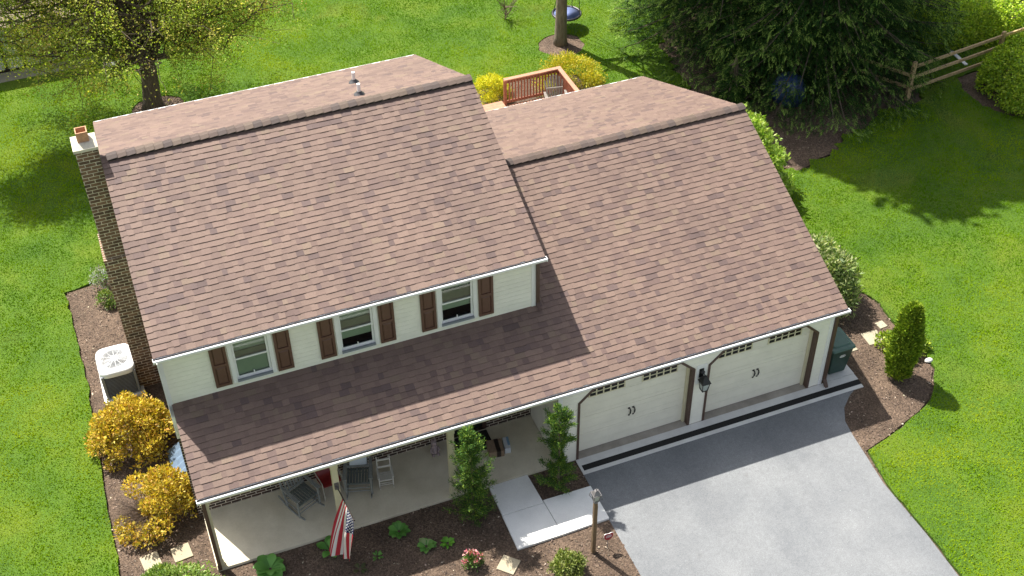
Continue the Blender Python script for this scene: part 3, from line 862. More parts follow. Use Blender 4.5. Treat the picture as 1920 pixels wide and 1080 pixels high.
# ------------------------------------------------------------------ planting helpers
def blob_leaves(clumps, n, lsize, lw, pal, wts=None, up=0.35, spread=0.7, inner=0.25, jit=0.2, zmin=0.02):
    cs = np.array([c for c, r in clumps], float); rs = np.array([r for c, r in clumps], float)
    if rs.ndim == 1: rs = np.repeat(rs[:, None], 3, 1)
    wgt = rs[:, 0] * rs[:, 1]; wgt = wgt / wgt.sum()
    k = rng.choice(len(cs), n, p=wgt)
    d = rnd_dirs(n)
    d[:, 2] = np.where(rng.random(n) < 0.6, np.abs(d[:, 2]), d[:, 2])
    rad = np.where(rng.random(n) < inner, rng.uniform(0.35, 0.9, n), rng.uniform(0.86, 1.12, n))
    P = cs[k] + d * rs[k] * rad[:, None]
    ok = P[:, 2] > zmin
    P = P[ok]; d = d[ok]; k = k[ok]; n = len(P)
    D = d + rng.normal(size=(n, 3)) * spread + np.array([0, 0, up])
    U = rnd_dirs(n) * 0.8 + d
    L = lsize * rng.uniform(0.45, 1.45, n); W = lw * rng.uniform(0.7, 1.3, n)
    V = leaf_quads(P, D, U, L, W)
    tint = rng.uniform(0.85, 1.15, len(cs))
    C = np.clip(pick(pal, n, wts, jit) * tint[k][:, None], 0.001, 1)
    return V, C

def dome_clumps(c, rad, n, cr, core=0.72, zlow=0.1, seed=None):
    """clumps over a dome of radii rad (rx, ry, h) standing at c"""
    out = [((c[0], c[1], c[2] + rad[2] * 0.42), (rad[0] * core, rad[1] * core, rad[2] * 0.52))]
    for i in range(n):
        a = random.uniform(0, 2 * math.pi); h = random.random() ** 0.8
        e = math.asin(min(1, h))
        q = 1 - cr * 0.6
        p = (c[0] + rad[0] * q * math.cos(e) * math.cos(a), c[1] + rad[1] * q * math.cos(e) * math.sin(a), c[2] + max(zlow, rad[2] * q * math.sin(e)))
        r = cr * random.uniform(0.7, 1.25) * (rad[0] + rad[1]) / 2
        out.append((p, (r, r, r * 0.85)))
    for i in range(n // 2):
        a = random.uniform(0, 2 * math.pi); e = random.uniform(.1, 1.45); q = random.uniform(1.0, 1.14)
        r = cr * random.uniform(.22, .42) * (rad[0] + rad[1]) / 2
        out.append(((c[0] + rad[0] * q * math.cos(e) * math.cos(a), c[1] + rad[1] * q * math.cos(e) * math.sin(a), c[2] + max(zlow, rad[2] * q * math.sin(e))), (r, r, r)))
    return out

def stems_mb(c, n, h, r, rad=0.012):
    b = MB()
    for i in range(n):
        a = random.uniform(0, 2 * math.pi); q = r * random.uniform(0.3, 0.9)
        b.tube([(c[0] + .04 * math.cos(a), c[1] + .04 * math.sin(a), -0.02), (c[0] + q * .5 * math.cos(a), c[1] + q * .5 * math.sin(a), h * .5), (c[0] + q * math.cos(a), c[1] + q * math.sin(a), h * random.uniform(.75, 1))], [rad * 1.4, rad, rad * .5], 5)
    return b

def bush(name, c, rad, n, lsize, lw, pal, label, cat, wts=None, nclump=24, cr=0.3, group=None, clumps=None, up=0.35, spread=0.7, stems=7, mat='leaf', core=0.72):
    t = thing(name, (c[0], c[1], 0), label, cat, group)
    cl = clumps or dome_clumps((c[0], c[1], 0), rad, nclump, cr, core)
    V, C = blob_leaves(cl, n, lsize, lw, pal, wts, up, spread)
    quads_mesh('foliage', V, C, M[mat], t)
    if stems: stems_mb(c, stems, rad[2] * .7, (rad[0] + rad[1]) * .4).build('stem', M['twig'], t)
    return t

GOLD = [(0.64, 0.455, 0.05), (0.54, 0.41, 0.045), (0.72, 0.53, 0.08), (0.50, 0.29, 0.05), (0.34, 0.29, 0.04)]
YEL = [(0.7, 0.616, 0.028), (0.588, 0.56, 0.028), (0.812, 0.7, 0.049), (0.35, 0.392, 0.028)]
YELG = [(0.476, 0.459, 0.0306), (0.612, 0.544, 0.034), (0.289, 0.323, 0.0238), (0.68, 0.51, 0.034)]
LIME = [(0.30, 0.44, 0.06), (0.40, 0.53, 0.09), (0.19, 0.32, 0.04), (0.48, 0.58, 0.14)]
RHOD = [(0.36, 0.432, 0.162), (0.18, 0.27, 0.072), (0.54, 0.558, 0.27), (0.099, 0.162, 0.0396)]
GRN = [(0.20, 0.30, 0.06), (0.27, 0.38, 0.08), (0.13, 0.22, 0.04), (0.33, 0.43, 0.11)]
HOST = [(0.15, 0.38, 0.07), (0.19, 0.44, 0.09), (0.11, 0.30, 0.05)]
JUN = [(0.07, 0.15, 0.035), (0.10, 0.20, 0.045), (0.04, 0.09, 0.025), (0.24, 0.35, 0.05)]
ARB = [(0.27, 0.38, 0.035), (0.36, 0.46, 0.04), (0.17, 0.26, 0.028), (0.11, 0.18, 0.022)]
SPR = [(0.020, 0.056, 0.012), (0.034, 0.080, 0.015), (0.012, 0.034, 0.009), (0.062, 0.120, 0.022)]
HEDG = [(0.323, 0.475, 0.0342), (0.456, 0.608, 0.038), (0.209, 0.342, 0.0266), (0.57, 0.684, 0.057)]
MAPLE = [(0.34, 0.42, 0.06), (0.43, 0.46, 0.07), (0.27, 0.37, 0.055), (0.56, 0.50, 0.11), (0.48, 0.36, 0.11)]

# golden shrubs beside the house
t = bush('golden_shrub', (-1.12, 4.55), (1.02, 0.95, 1.30), 11000, 0.085, 0.050, GOLD, 'large rounded golden shrub next to the air conditioner', 'shrub', nclump=42, cr=0.24, stems=14)
cl = dome_clumps((-0.62, 2.25, 0), (0.62, 0.78, 1.08), 26, 0.26) + [((-1.55, 1.62, .2), (.33, .25, .2)), ((-1.25, 1.35, .26), (.3, .22, .22)), ((-1.2, 2.75, .45), (.3, .3, .22)), ((-1.72, 1.95, .2), (.18, .2, .14)), ((-0.95, 1.45, .35), (.3, .25, .25))]
t = bush('golden_shrub', (-0.9, 2.1), (0.95, 0.85, 1.0), 7600, 0.08, 0.048, GOLD, 'sparser golden shrub with bare twigs, nearer the porch corner', 'shrub', clumps=cl, stems=6)
b = MB()
for i in range(120):
    a = random.uniform(2.2, 4.6); q = random.uniform(.35, .95)
    x0, y0 = -1.0, 2.05
    z = random.uniform(.25, .62)
    p1 = (x0 + q * .55 * math.cos(a), y0 + q * .55 * math.sin(a), z * .7); p2 = (x0 + q * math.cos(a), y0 + q * math.sin(a), z)
    b.tube([(x0, y0, 0), p1, p2], [.008, .006, .003], 4)
    for k in range(3):
        b.tube([p1, (p2[0] + random.uniform(-.15, .15), p2[1] + random.uniform(-.15, .15), z + random.uniform(-.15, .15))], [.004, .002], 4)
b.build('bare_twigs', M['twig'], t)

bush('yellow_shrub', (12.33, 15.62), (0.64, 0.62, 0.78), 6500, 0.09, 0.022, YEL, 'bright yellow round shrub beside the orange deck step', 'shrub', nclump=26, cr=0.28)
bush('yellow_shrub', (14.95, 15.35), (1.22, 0.92, 1.0), 10500, 0.09, 0.022, YELG, 'wide yellow green shrub behind the deck railing', 'shrub', nclump=40, cr=0.24)
bush('lime_shrub', (17.75, 8.35), (1.0, 1.75, 2.25), 11000, 0.12, 0.06, LIME, 'tall lime green shrub against the garage side near the spruces', 'shrub', nclump=44, cr=0.2)
bush('rhododendron', (16.95, 3.05), (1.0, 1.35, 1.75), 8000, 0.15, 0.042, RHOD, 'grey green bush with narrow leaves at the garage front corner', 'shrub', nclump=40, cr=0.22, spread=1.0)
bush('green_shrub', (-0.92, -0.22), (1.05, 0.60, 0.50), 7000, 0.10, 0.045, GRN, 'low bright green shrub along the bottom beside the porch corner', 'shrub', nclump=34, cr=0.24)
bush('small_shrub', (7.16, -2.84), (0.40, 0.40, 0.58), 4200, 0.06, 0.036, [(0.22, 0.27, 0.06), (0.33, 0.36, 0.12), (0.12, 0.17, 0.03)], 'small round variegated shrub left of the lamp post', 'shrub', nclump=22, cr=0.3)
bush('low_shrub', (17.95, 0.42), (0.72, 0.50, 0.52), 2600, 0.085, 0.05, [(0.26, 0.36, 0.03), (0.36, 0.44, 0.04), (0.16, 0.25, 0.02)], 'low yellow green plant behind the slim upright evergreen', 'shrub', nclump=18, cr=0.28)
bush('lilac_flowers', (-0.98, 10.75), (0.42, 0.36, 0.62), 900, 0.07, 0.035, [(0.30, 0.36, 0.20), (0.52, 0.50, 0.58), (0.20, 0.30, 0.10)], 'pale lilac flowering plant by the corner of the mulch bed', 'plant', nclump=12, cr=0.3)
bush('leafy_plant', (-1.0, 10.0), (0.26, 0.34, 0.42), 700, 0.07, 0.04, [(0.22, 0.27, 0.07), (0.13, 0.22, 0.05)], 'thin green plant on the bare mulch below the lilac flowers', 'plant', nclump=8, cr=0.35)

# hedges on the right
def hedge(name, c, rad, n, label, seed=0):
    t = thing(name, (c[0], c[1], 0), label, 'hedge')
    d = rnd_dirs(n); d[:, 2] = np.abs(d[:, 2])
    e = 0.62                                    # squarer than an ellipsoid
    s = np.sign(d) * np.abs(d) ** e
    s = s / (np.sum(np.abs(s) ** 3.2, 1, keepdims=True) ** (1 / 3.2))
    lump = 1 + 0.035 * np.sin(d[:, 0] * 9 + 1) * np.cos(d[:, 1] * 8) + rng.normal(0, 0.016, n)
    rad_ = np.array(rad)
    inn = np.where(rng.random(n) < 0.2, rng.uniform(0.8, 0.97, n), 1.0)
    P = np.array([c[0], c[1], 0.05]) + s * rad_ * (lump * inn)[:, None]
    nr = unit(d / rad_)
    D = nr * 0.6 + rng.normal(size=(n, 3)) * 0.8; U = nr + rng.normal(size=(n, 3)) * .5
    V = leaf_quads(P, D, U, 0.10 * rng.uniform(.6, 1.3, n), 0.065 * rng.uniform(.7, 1.3, n))
    quads_mesh('foliage', V, pick(HEDG, n, None, .22), M['leaf'], t)
    # woody middle
    b = MB(); 
    for k in range(26):
        a = random.uniform(0, 6.28); q = random.uniform(.3, .85)
        b.tube([(c[0] + .2 * math.cos(a), c[1] + .2 * math.sin(a), 0), (c[0] + rad[0] * q * math.cos(a), c[1] + rad[1] * q * math.sin(a), rad[2] * .8)], [.03, .012], 5)
    b.build('stem', M['twig'], t)
    return t
hedge('clipped_hedge', (30.0, 9.05), (2.65, 1.45, 1.75), 42000, 'clipped round hedge at the right edge in front of the fence')
hedge('clipped_hedge', (31.2, 13.45), (3.9, 1.45, 1.1), 46000, 'long clipped hedge behind the wooden fence, top right corner')

# slim evergreen on the right bed
def columnar(name, c, h, r, n, pal, label, lean=(0, 0)):
    t = thing(name, (c[0], c[1], 0), label, 'evergreen')
    u = rng.random(n) ** 0.85; z = 0.06 + u * (h - .1)
    prof = np.interp(z / h, [0, .08, .3, .55, .8, .93, 1.0], [.55, .8, 1, .98, .75, .45, .08]) * r
    a = rng.uniform(0, 2 * np.pi, n)
    rr = prof * (1 + .10 * np.sin(a * 5 + z * 4) + .07 * np.sin(a * 3 - z * 9)) * np.where(rng.random(n) < .3, rng.uniform(.5, .95, n), rng.uniform(.9, 1.08, n))
    P = np.stack([c[0] + rr * np.cos(a) + lean[0] * z, c[1] + rr * np.sin(a) + lean[1] * z, z], 1)
    out = np.stack([np.cos(a), np.sin(a), np.zeros(n)], 1)
    D = out * .5 + np.array([0, 0, 1.0]) + rng.normal(size=(n, 3)) * .35
    V = leaf_quads(P, D, out + rng.normal(size=(n, 3)) * .6, .12 * rng.uniform(.6, 1.3, n), .035 * rng.uniform(.7, 1.3, n))
    quads_mesh('foliage', V, pick(pal, n, None, .22), M['needle'], t)
    b = MB(); b.tube([(c[0], c[1], -.02), (c[0] + lean[0] * h * .8, c[1] + lean[1] * h * .8, h * .8)], [.06, .02], 8); b.build('trunk', M['bark'], t)
    return t
columnar('slim_evergreen', (17.27, -0.42), 2.45, 0.32, 15000, ARB, 'slim upright bright green evergreen in the right hand bed')

# two loose junipers in front of the porch
def juniper(c, h, prof_z, prof_r, n, label, nb=70):
    t = thing('juniper', (c[0], c[1], 0), label, 'evergreen')
    Ps, Ds = [], []
    b = MB(); b.tube([(c[0], c[1], -.02), (c[0] + .03, c[1], h * .5), (c[0], c[1] + .02, h * .97)], [.035, .022, .006], 6)
    for i in range(nb):
        zz = h * (0.04 + 0.94 * (i + random.random()) / nb)
        r = np.interp(zz / h, prof_z, prof_r) * random.choice((.55, .8, 1.0, 1.1, 1.3)) * random.uniform(.9, 1.1)
        a = random.uniform(0, 2 * math.pi); el = random.uniform(.25, .9)
        p0 = np.array([c[0], c[1], zz - r * .35]); tip = np.array([c[0] + r * math.cos(a), c[1] + r * math.sin(a), zz + r * el * .5])
        b.tube([tuple(p0), tuple(tip)], [.008, .003], 4)
        m_ = int(n / nb)
        u = rng.uniform(.15, 1, m_)[:, None]
        P = p0 + (tip - p0) * u + rng.normal(size=(m_, 3)) * (.035 + .03 * r) * (1.2 - u * .7)
        D = (tip - p0) / (np.linalg.norm(tip - p0) + 1e-6) + rng.normal(size=(m_, 3)) * .5 + np.array([0, 0, .35])
        Ps.append(P); Ds.append(D)
    P = np.vstack(Ps); D = np.vstack(Ds); k = len(P)
    V = leaf_quads(P, D, rnd_dirs(k), .07 * rng.uniform(.5, 1.4, k), .013 * rng.uniform(.7, 1.3, k))
    quads_mesh('foliage', V, pick(JUN, k, None, .25), M['needle'], t)
    b.build('trunk', M['twig'], t)
    return t
juniper((5.75, -0.62), 2.95, [0, .06, .3, .55, .75, .9, 1], [.34, .47, .45, .40, .34, .22, .04], 24000, 'dense dark juniper standing between the porch post and the walkway', nb=150)
juniper((7.88, -0.55), 2.75, [0, .05, .22, .34, .42, .55, .75, .9, 1], [.40, .52, .44, .12, .14, .40, .34, .2, .03], 19000, 'thin airy juniper in the small bed by the garage door', nb=64)

# hostas and seedlings in the front bed
def hosta(c, r, n, label, pal=HOST, cat='plant', name='hosta', lw=.62):
    b = MB()
    for i in range(n):
        a = 2 * math.pi * i / n * 2.4 + random.uniform(-.2, .2); L_ = r * random.uniform(.7, 1.15); el = random.uniform(.35, 1.15)
        d = Vector((math.cos(a), math.sin(a), 0)); s = Vector((-math.sin(a), math.cos(a), 0)); W = L_ * lw * .5
        o = Vector((c[0], c[1], .02)) + d * .03
        b.col = tuple(np.array(random.choice(pal)) * random.uniform(.8, 1.2))
        rows = []
        for u, wv in ((0, .06), (.25, .55), (.5, 1), (.75, .8), (.92, .35), (1, .02)):
            h = L_ * (math.sin(el) * u * 1.1 - .75 * u * u * math.sin(el) * .9)
            p = o + d * (L_ * u * math.cos(el * .6)) + Vector((0, 0, max(h, .005)))
            rows.append((p - s * W * wv + Vector((0, 0, .25 * W * wv)), p, p + s * W * wv + Vector((0, 0, .25 * W * wv))))
        vs = [q for rw in rows for q in rw]; fs = []
        for k in range(len(rows) - 1):
            for q in (0, 1): fs.append((3 * k + q, 3 * k + q + 1, 3 * k + q + 4, 3 * k + q + 3))
        b.add(vs, fs)
    o = b.build(name, M['leaf'], None, origin=(c[0], c[1], 0), smooth=True)
    return tag(o, label, cat)
hosta((1.12, -0.30), .36, 26, 'biggest broad leaved hosta, at the left end of the front bed')
hosta((2.47, -0.30), .32, 12, 'broad leaved hosta half hidden behind the hanging flag')
hosta((4.06, -0.38), .24, 24, 'leafy hosta in the middle of the front bed')
hosta((4.50, -1.00), .20, 24, 'striped hosta between the leafy hosta and the tiny one', pal=[(.16, .36, .07), (.30, .42, .16), (.1, .28, .05)])
hosta((4.97, -1.10), .16, 24, 'tiny bright hosta at the right of the row in the front bed', pal=[(.13, .38, .03), (.18, .44, .04)], lw=.4)
hosta((3.40, -0.86), .14, 9, 'small sprouting seedling just right of the flag', name='seedling', lw=.4)
hosta((2.95, -1.05), .15, 9, 'dull reddish seedling below the flag', pal=[(.07, .09, .03), (.10, .10, .04)], name='seedling', lw=.45)
hosta((3.75, -2.10), .13, 8, 'pale green seedling near the bottom edge of the front bed', name='seedling', lw=.4)

# rose
t = thing('rose_bush', (5.32, -1.88, 0), 'little rose bush with pink blooms next to the tan paver', 'rose')
V, C = blob_leaves(dome_clumps((5.32, -1.88, 0), (.26, .24, .36), 12, .3), 900, .06, .035, [(.10, .20, .04), (.20, .27, .06), (.07, .14, .03)])
quads_mesh('foliage', V, C, M['leaf'], t)
for i in range(7):
    a = i * 2.4; q = .06 + .2 * ((i * 37) % 10) / 10
    c_ = np.array([5.32 + q * math.cos(a), -1.88 + q * math.sin(a) * .8, .34 + .08 * math.cos(i)])
    V, C = blob_leaves([(c_, (.045, .045, .035))], 26, .05, .04, [(.70, .25, .30), (.78, .42, .45), (.58, .12, .18)], inner=.1)
    quads_mesh('bloom', V, C, M['leaf'], t)
stems_mb((5.32, -1.88), 6, .3, .2, .006).build('stem', M['twig'], t)

# ------------------------------------------------------------------ trees
def spruce(c, h, r, zlow, n, label, lean=(0, 0), seed=0, nb=190, pexp=0.75, vis=8.0):
    t = thing('spruce_tree', (c[0], c[1], 0), label, 'spruce', 'dark spruces over the back lawn')
    b = MB(); b.tube([(c[0], c[1], -.05), (c[0], c[1], h * .5), (c[0], c[1], h)], [.32, .2, .02], 10); b.build('trunk', M['bark'], t)
    br = MB(); Ps, Ds, Cs, Ls = [], [], [], []
    for i in range(nb):
        u = (i + random.random()) / nb
        z = zlow + (h - zlow) * (u ** 1.35)
        rr = r * (1 - (z - zlow * .5) / h) ** pexp * random.uniform(.72, 1.12)
        if rr < .25: continue
        a = i * 2.399 + random.uniform(-.25, .25)
        d = np.array([math.cos(a), math.sin(a), 0]); s = np.array([-d[1], d[0], 0])
        drop = random.uniform(.18, .42) * rr
        k = 7; us_ = np.linspace(0, 1, k)
        pts = [np.array([c[0], c[1], z]) + d * rr * q + np.array([0, 0, -drop * (q ** 1.2) * (1.25 - .45 * q * q)]) for q in us_]
        br.tube([tuple(p) for p in pts], [.05 * (1 - q) + .008 for q in us_], 5, caps=False)
        m_ = int(n / nb * (rr / r) ** 1.2 * (1.0 if z < vis else .8)) + 14
        q = rng.uniform(.12, 1.03, m_) ** .75
        base = np.stack([np.interp(q, us_, [p[j] for p in pts]) for j in range(3)], 1)
        wid = rr * (.30 * (1 - (q - .55) ** 2 * 1.9)).clip(.04, 1)
        off = rng.uniform(-1, 1, m_) * wid
        P = base + s * off[:, None] + np.array([0, 0, 1]) * (-np.abs(off) * .5 - rng.random(m_) * .22 + .03)[:, None]
        D = d * .8 + s * np.sign(off)[:, None] * .55 + np.array([0, 0, -.55]) + rng.normal(size=(m_, 3)) * .38
        Ps.append(P); Ds.append(D)
        tipc = (np.clip((q - .80) / .2, 0, 1))[:, None]
        cc = pick(SPR, m_, [.36, .3, .2, .14], .2)
        new = np.array([.20, .30, .06]) * rng.uniform(.6, 1.2, (m_, 1))
        sel = (rng.random((m_, 1)) < .5 * tipc + .05)
        Cs.append(np.where(sel, new, cc))
        Ls.append((.15 if z < vis else 1.05) * rng.uniform(.55, 1.35, m_))
    P = np.vstack(Ps); D = np.vstack(Ds); C = np.vstack(Cs); Lh = np.concatenate(Ls)
    ok = P[:, 2] > .05
    P, D, C, Lh = P[ok], D[ok], C[ok], Lh[ok]
    low = P[:, 2] < vis
    far = ~low
    Vs = [leaf_quads(P[far], D[far], rnd_dirs(far.sum()), Lh[far], Lh[far] * .5)]; Cc = [C[far]]
    # near sprays: short feathered shoots, needles set to both sides of a twig
    Pl, Dl, Cl, Ll = P[low], unit(D[low]), C[low], Lh[low]
    Sl = unit(np.cross(Dl, rnd_dirs(len(Pl)) * .7 + np.array([0, 0, 1.0])))
    for q_ in range(7):
        u_ = q_ / 6; sd = (-1) ** q_
        pos = Pl + Dl * (Ll * 1.15 * u_)[:, None]
        dr = Dl * (.75 + .5 * u_) + Sl * sd * (1.0 - .75 * u_) + rng.normal(size=Pl.shape) * .12
        ll = Ll * (.62 - .2 * u_)
        Vs.append(leaf_quads(pos, dr, rnd_dirs(len(Pl)) * .5 + np.array([0, 0, 1.0]), ll, .016 + .1 * ll)); Cc.append(Cl * (.85 + .35 * u_))
    quads_mesh('crown', np.concatenate(Vs), np.clip(np.concatenate(Cc), .002, 1), M['needle'], t)
    br.build('branch', M['bark'], t)
    return t
random.seed(21); rng = np.random.default_rng(21)      # trees do not depend on what was planted before
spruce((23.4, 13.5), 13.5, 4.7, 0.75, 95000, 'biggest dark spruce whose branches sweep over the fence', nb=340, pexp=.5)
spruce((21.3, 16.2), 16.8, 3.7, 1.6, 70000, 'dark spruce left of the biggest one, nearest the deck', nb=300, pexp=.42)
spruce((25.9, 16.9), 10.5, 3.3, 0.9, 45000, 'dark spruce behind the fence beside the long hedge', nb=190, pexp=.6)
spruce((19.55, 12.35), 1.75, .78, .15, 3000, 'small pale spruce at the garage rear corner', nb=60)

def limb(b, p0, p1, r0, r1, sag=0.0, n=5, wob=.12):
    p0 = np.array(p0, float); p1 = np.array(p1, float); L_ = np.linalg.norm(p1 - p0)
    pts = []
    for k in range(n + 1):
        u = k / n
        w_ = rng.normal(size=3) * wob * L_ * .12 * (0 if k in (0,) else 1)
        pts.append(p0 + (p1 - p0) * u + w_ + np.array([0, 0, -sag * L_ * u * u + sag * .5 * L_ * u]))
    b.tube([tuple(q) for q in pts], list(np.linspace(r0, r1, n + 1)), 6, caps=False)
    return pts

def broadleaf(name, stems, radii, crown, n_branch, n_leaf, pal, lsize, label, cat, bark='bark', zmin=1.2, clump=.34, wts=None, yb=(0.3, 1.0)):
    c0 = stems[0][0]
    t = thing(name, (c0[0], c0[1], 0), label, cat)
    b = MB()
    for st, rd in zip(stems, radii): b.tube(st, rd, 12)
    b.build('trunk', M[bark], t, smooth=True)
    br = MB(); tips = []
    crowns = crown if isinstance(crown, list) else [crown]
    for i in range(n_branch):
        st = stems[random.randrange(len(stems)) if len(stems) > 1 else 0]
        k = random.randrange(max(1, len(st) // 2), len(st)); u = random.random()
        a0 = np.array(st[k - 1]) * (1 - u) + np.array(st[k]) * u
        d = rng.normal(size=3); d /= np.linalg.norm(d)
        cx, cy, cz, rx, ry, rz = crowns[i % len(crowns)]
        q = random.uniform(.5, 1.0)
        tgt = np.array([cx + rx * d[0] * q, cy + ry * d[1] * q, max(zmin, cz + rz * d[2] * q)])
        pts = limb(br, a0, tgt, .05, .012, sag=-.12, n=6, wob=.35)
        for j in range(7):
            s_ = np.array(pts[random.randrange(2, 7)])
            e_ = s_ + (tgt - a0) / np.linalg.norm(tgt - a0) * random.uniform(.3, .9) + rng.normal(size=3) * .55
            e_[2] = max(e_[2], zmin * .8)
            limb(br, s_, e_, .014, .005, n=3, wob=.3)
            tips += [e_, (s_ + e_) / 2]
        tips += [tgt] * (18 if (len(crowns) == 4 and i % 4 == 2) else 1)
    br.build('branch', M[bark], t)
    tips = np.array(tips)
    k = rng.choice(len(tips), n_leaf)
    P = tips[k] + rng.normal(size=(n_leaf, 3)) * clump * np.array([1, 1, .6])
    ok = (P[:, 2] > zmin * .6) & ~((np.abs(P[:, 0] - c0[0] - .1) < .55) & (P[:, 1] < c0[1]) & (P[:, 2] - .62 * (c0[1] - P[:, 1]) < 4.2) & (rng.random(n_leaf) < .85)) & ~((np.abs(P[:, 0] - c0[0]) < .7) & (P[:, 1] < c0[1]) & (P[:, 2] < 2.9) & (P[:, 1] > c0[1] - 3)); P = P[ok]; k = k[ok]; m_ = len(P)
    D = rng.normal(size=(m_, 3)) + np.array([0, 0, -.3])
    V = leaf_quads(P, D, rnd_dirs(m_) + np.array([0, 0, .8]), lsize * rng.uniform(.6, 1.3, m_), lsize * .7 * rng.uniform(.6, 1.2, m_))
    tint = rng.uniform(.75, 1.25, len(tips))
    # each twig cluster has its own hue between yellow and green
    kk = rng.choice(len(pal), len(tips), p=wts)
    C = np.array(pal)[kk][k] * tint[k][:, None] * rng.uniform(.75, 1.25, (m_, 1))
    quads_mesh('crown', V, np.clip(C, .002, 1), M['thinleaf'], t)
    return t
broadleaf('broadleaf_tree', [[(1.77, 19.3, -.05), (1.80, 19.3, .35), (1.90, 19.3, 1.4), (1.85, 19.32, 2.1), (1.62, 19.4, 3.4), (1.3, 19.6, 5.4), (1.0, 19.8, 8.2)],
                             [(1.90, 19.3, 1.6), (2.35, 19.3, 2.3), (2.95, 19.25, 3.2), (3.5, 19.1, 4.6), (4.1, 19.0, 7.2)]],
          [[.40, .30, .26, .23, .18, .12, .04], [.15, .15, .13, .09, .04]],
          [(1.0, 19.3, 4.1, 6.6, 4.2, 2.6), (0.6, 19.0, 3.4, 6.4, 3.6, 1.8), (-3.1, 19.6, 6.0, 1.9, 1.9, 1.3), (4.2, 19.0, 4.0, 2.9, 2.6, 1.7)], 132, 145000, MAPLE, .074, 'yellow green broadleaf tree with a thick forked trunk behind the house', 'tree', wts=[.30, .24, .2, .16, .10], zmin=1.5, clump=.25)
broadleaf('garden_tree', [[(15.80, 17.9, -.05), (15.80, 17.9, .3), (15.82, 17.9, 1.6), (15.80, 17.92, 3.4), (15.85, 18, 6.0), (16.0, 17.9, 10.0), (16.9, 17.7, 14.0), (18.0, 17.5, 18.0)],
                          [(15.81, 17.9, 2.9), (16.4, 18.3, 3.8), (16.9, 18.6, 4.6), (17.3, 18.8, 6.0)]],
          [[.27, .22, .19, .17, .15, .13, .10, .03], [.12, .10, .08, .03]],
          [(18.6, 17.5, 17.2, 1.9, 1.8, 2.2), (18.4, 17.8, 15.6, 1.6, 1.6, 1.8)], 46, 42000, MAPLE, .55, 'straight bare trunk with a saucer swing, in a ring of mulch', 'tree', bark='barklight', zmin=4.0, wts=[.30, .24, .2, .16, .10])
# leafless sapling on the back lawn
b = MB()
for i in range(30):
    a = random.uniform(0, 6.28); z = random.uniform(.5, 1.3)
    limb(b, (14.6, 20.2, random.uniform(0, .6)), (14.6 + .5 * math.cos(a), 20.2 + .5 * math.sin(a), z), .012, .004, n=3, wob=.3)
tag(b.build('bare_sapling', M['twig'], None, origin=(14.6, 20.2, 0)), 'small leafless pinkish sapling on the lawn left of the swing', 'sapling')

# saucer swing
t = thing('saucer_swing', (16.42, 18.82, 0.55), 'round blue saucer swing hanging behind the bare trunk', 'swing')
b = MB(); n = 28; R_ = .50
ring = [(16.42 + R_ * math.cos(2 * math.pi * k / n), 18.82 + R_ * math.sin(2 * math.pi * k / n), .60) for k in range(n + 1)]
b.tube(ring, .042, 8, caps=False); b.build('rim', M['black'], t)
b = MB(); b.lathe((16.42, 18.82, 0.60), [(.48, 0), (.40, -.05), (.2, -.09), (.02, -.10), (.02, -.115), (.2, -.105), (.41, -.065), (.49, -.01)], 24); b.build('seat', M['bluecloth'], t, smooth=True)
for k in (0, 1, 2, 3):
    a = math.pi / 4 + k * math.pi / 2
    b = MB(); b.tube([(16.42 + R_ * math.cos(a), 18.82 + R_ * math.sin(a), .6), (16.55, 18.5, 4.1)], .013, 5); b.build('rope', M['black'], t)

# ------------------------------------------------------------------ fence
P0 = (24.95, 10.28); P1 = (28.75, 10.72); P2 = (23.75, 12.2)
t = thing('rail_fence', (P0[0], P0[1], 0), 'weathered split rail fence running from the spruce to the hedge', 'fence')
for p, h in ((P0, 1.42), (P1, 1.45), (P2, 1.4)):
    b = MB(); b.hexa([(p[0] - .075, p[1] - .065, -.05), (p[0] + .075, p[1] - .065, -.05), (p[0] + .075, p[1] + .065, -.05), (p[0] - .075, p[1] + .065, -.05)], [(p[0] - .06, p[1] - .05, h), (p[0] + .06, p[1] - .05, h + .03), (p[0] + .055, p[1] + .05, h), (p[0] - .055, p[1] + .05, h - .02)]); b.build('post', M['rail'], t)
for z in (.42, .86, 1.27):
    b = MB(); b.bar((P0[0] - .1, P0[1] - .03, z - .02), (P1[0], P1[1], z + .03), .05, .10); b.build('rail', M['rail'], t)
    b = MB(); b.bar((P1[0] + .06, P1[1] + .01, z + .02), (32.6, 11.2, z), .05, .10); b.build('rail', M['rail'], t)
for z in (.45, .9):
    b = MB(); b.bar((P0[0], P0[1], z), (P2[0], P2[1], z + .03), .05, .10); b.build('rail', M['rail'], t)
b = MB(); b.bar((28.15, 13.0, .05), (28.0, 11.25, .05), .13, .05)
tag(b.build('white_plank', M['acwhite']), 'white plank lying on the grass just beyond the fence', 'plank')
# heap of loose dirt at the fence post is part of the spruce bed

# blue covered thing under the spruce
b = MB(); b.lathe((21.3, 11.75, 0), [(.50, 0), (.56, .25), (.54, .55), (.42, .82), (.22, .95), (.03, .98)], 18)
o = b.build('tarp_covered_barrel', M['bluetarp'], None, origin=(21.3, 11.75, 0), smooth=True)
tag(o, 'blue tarp covered barrel tucked under the spruce branches', 'barrel')

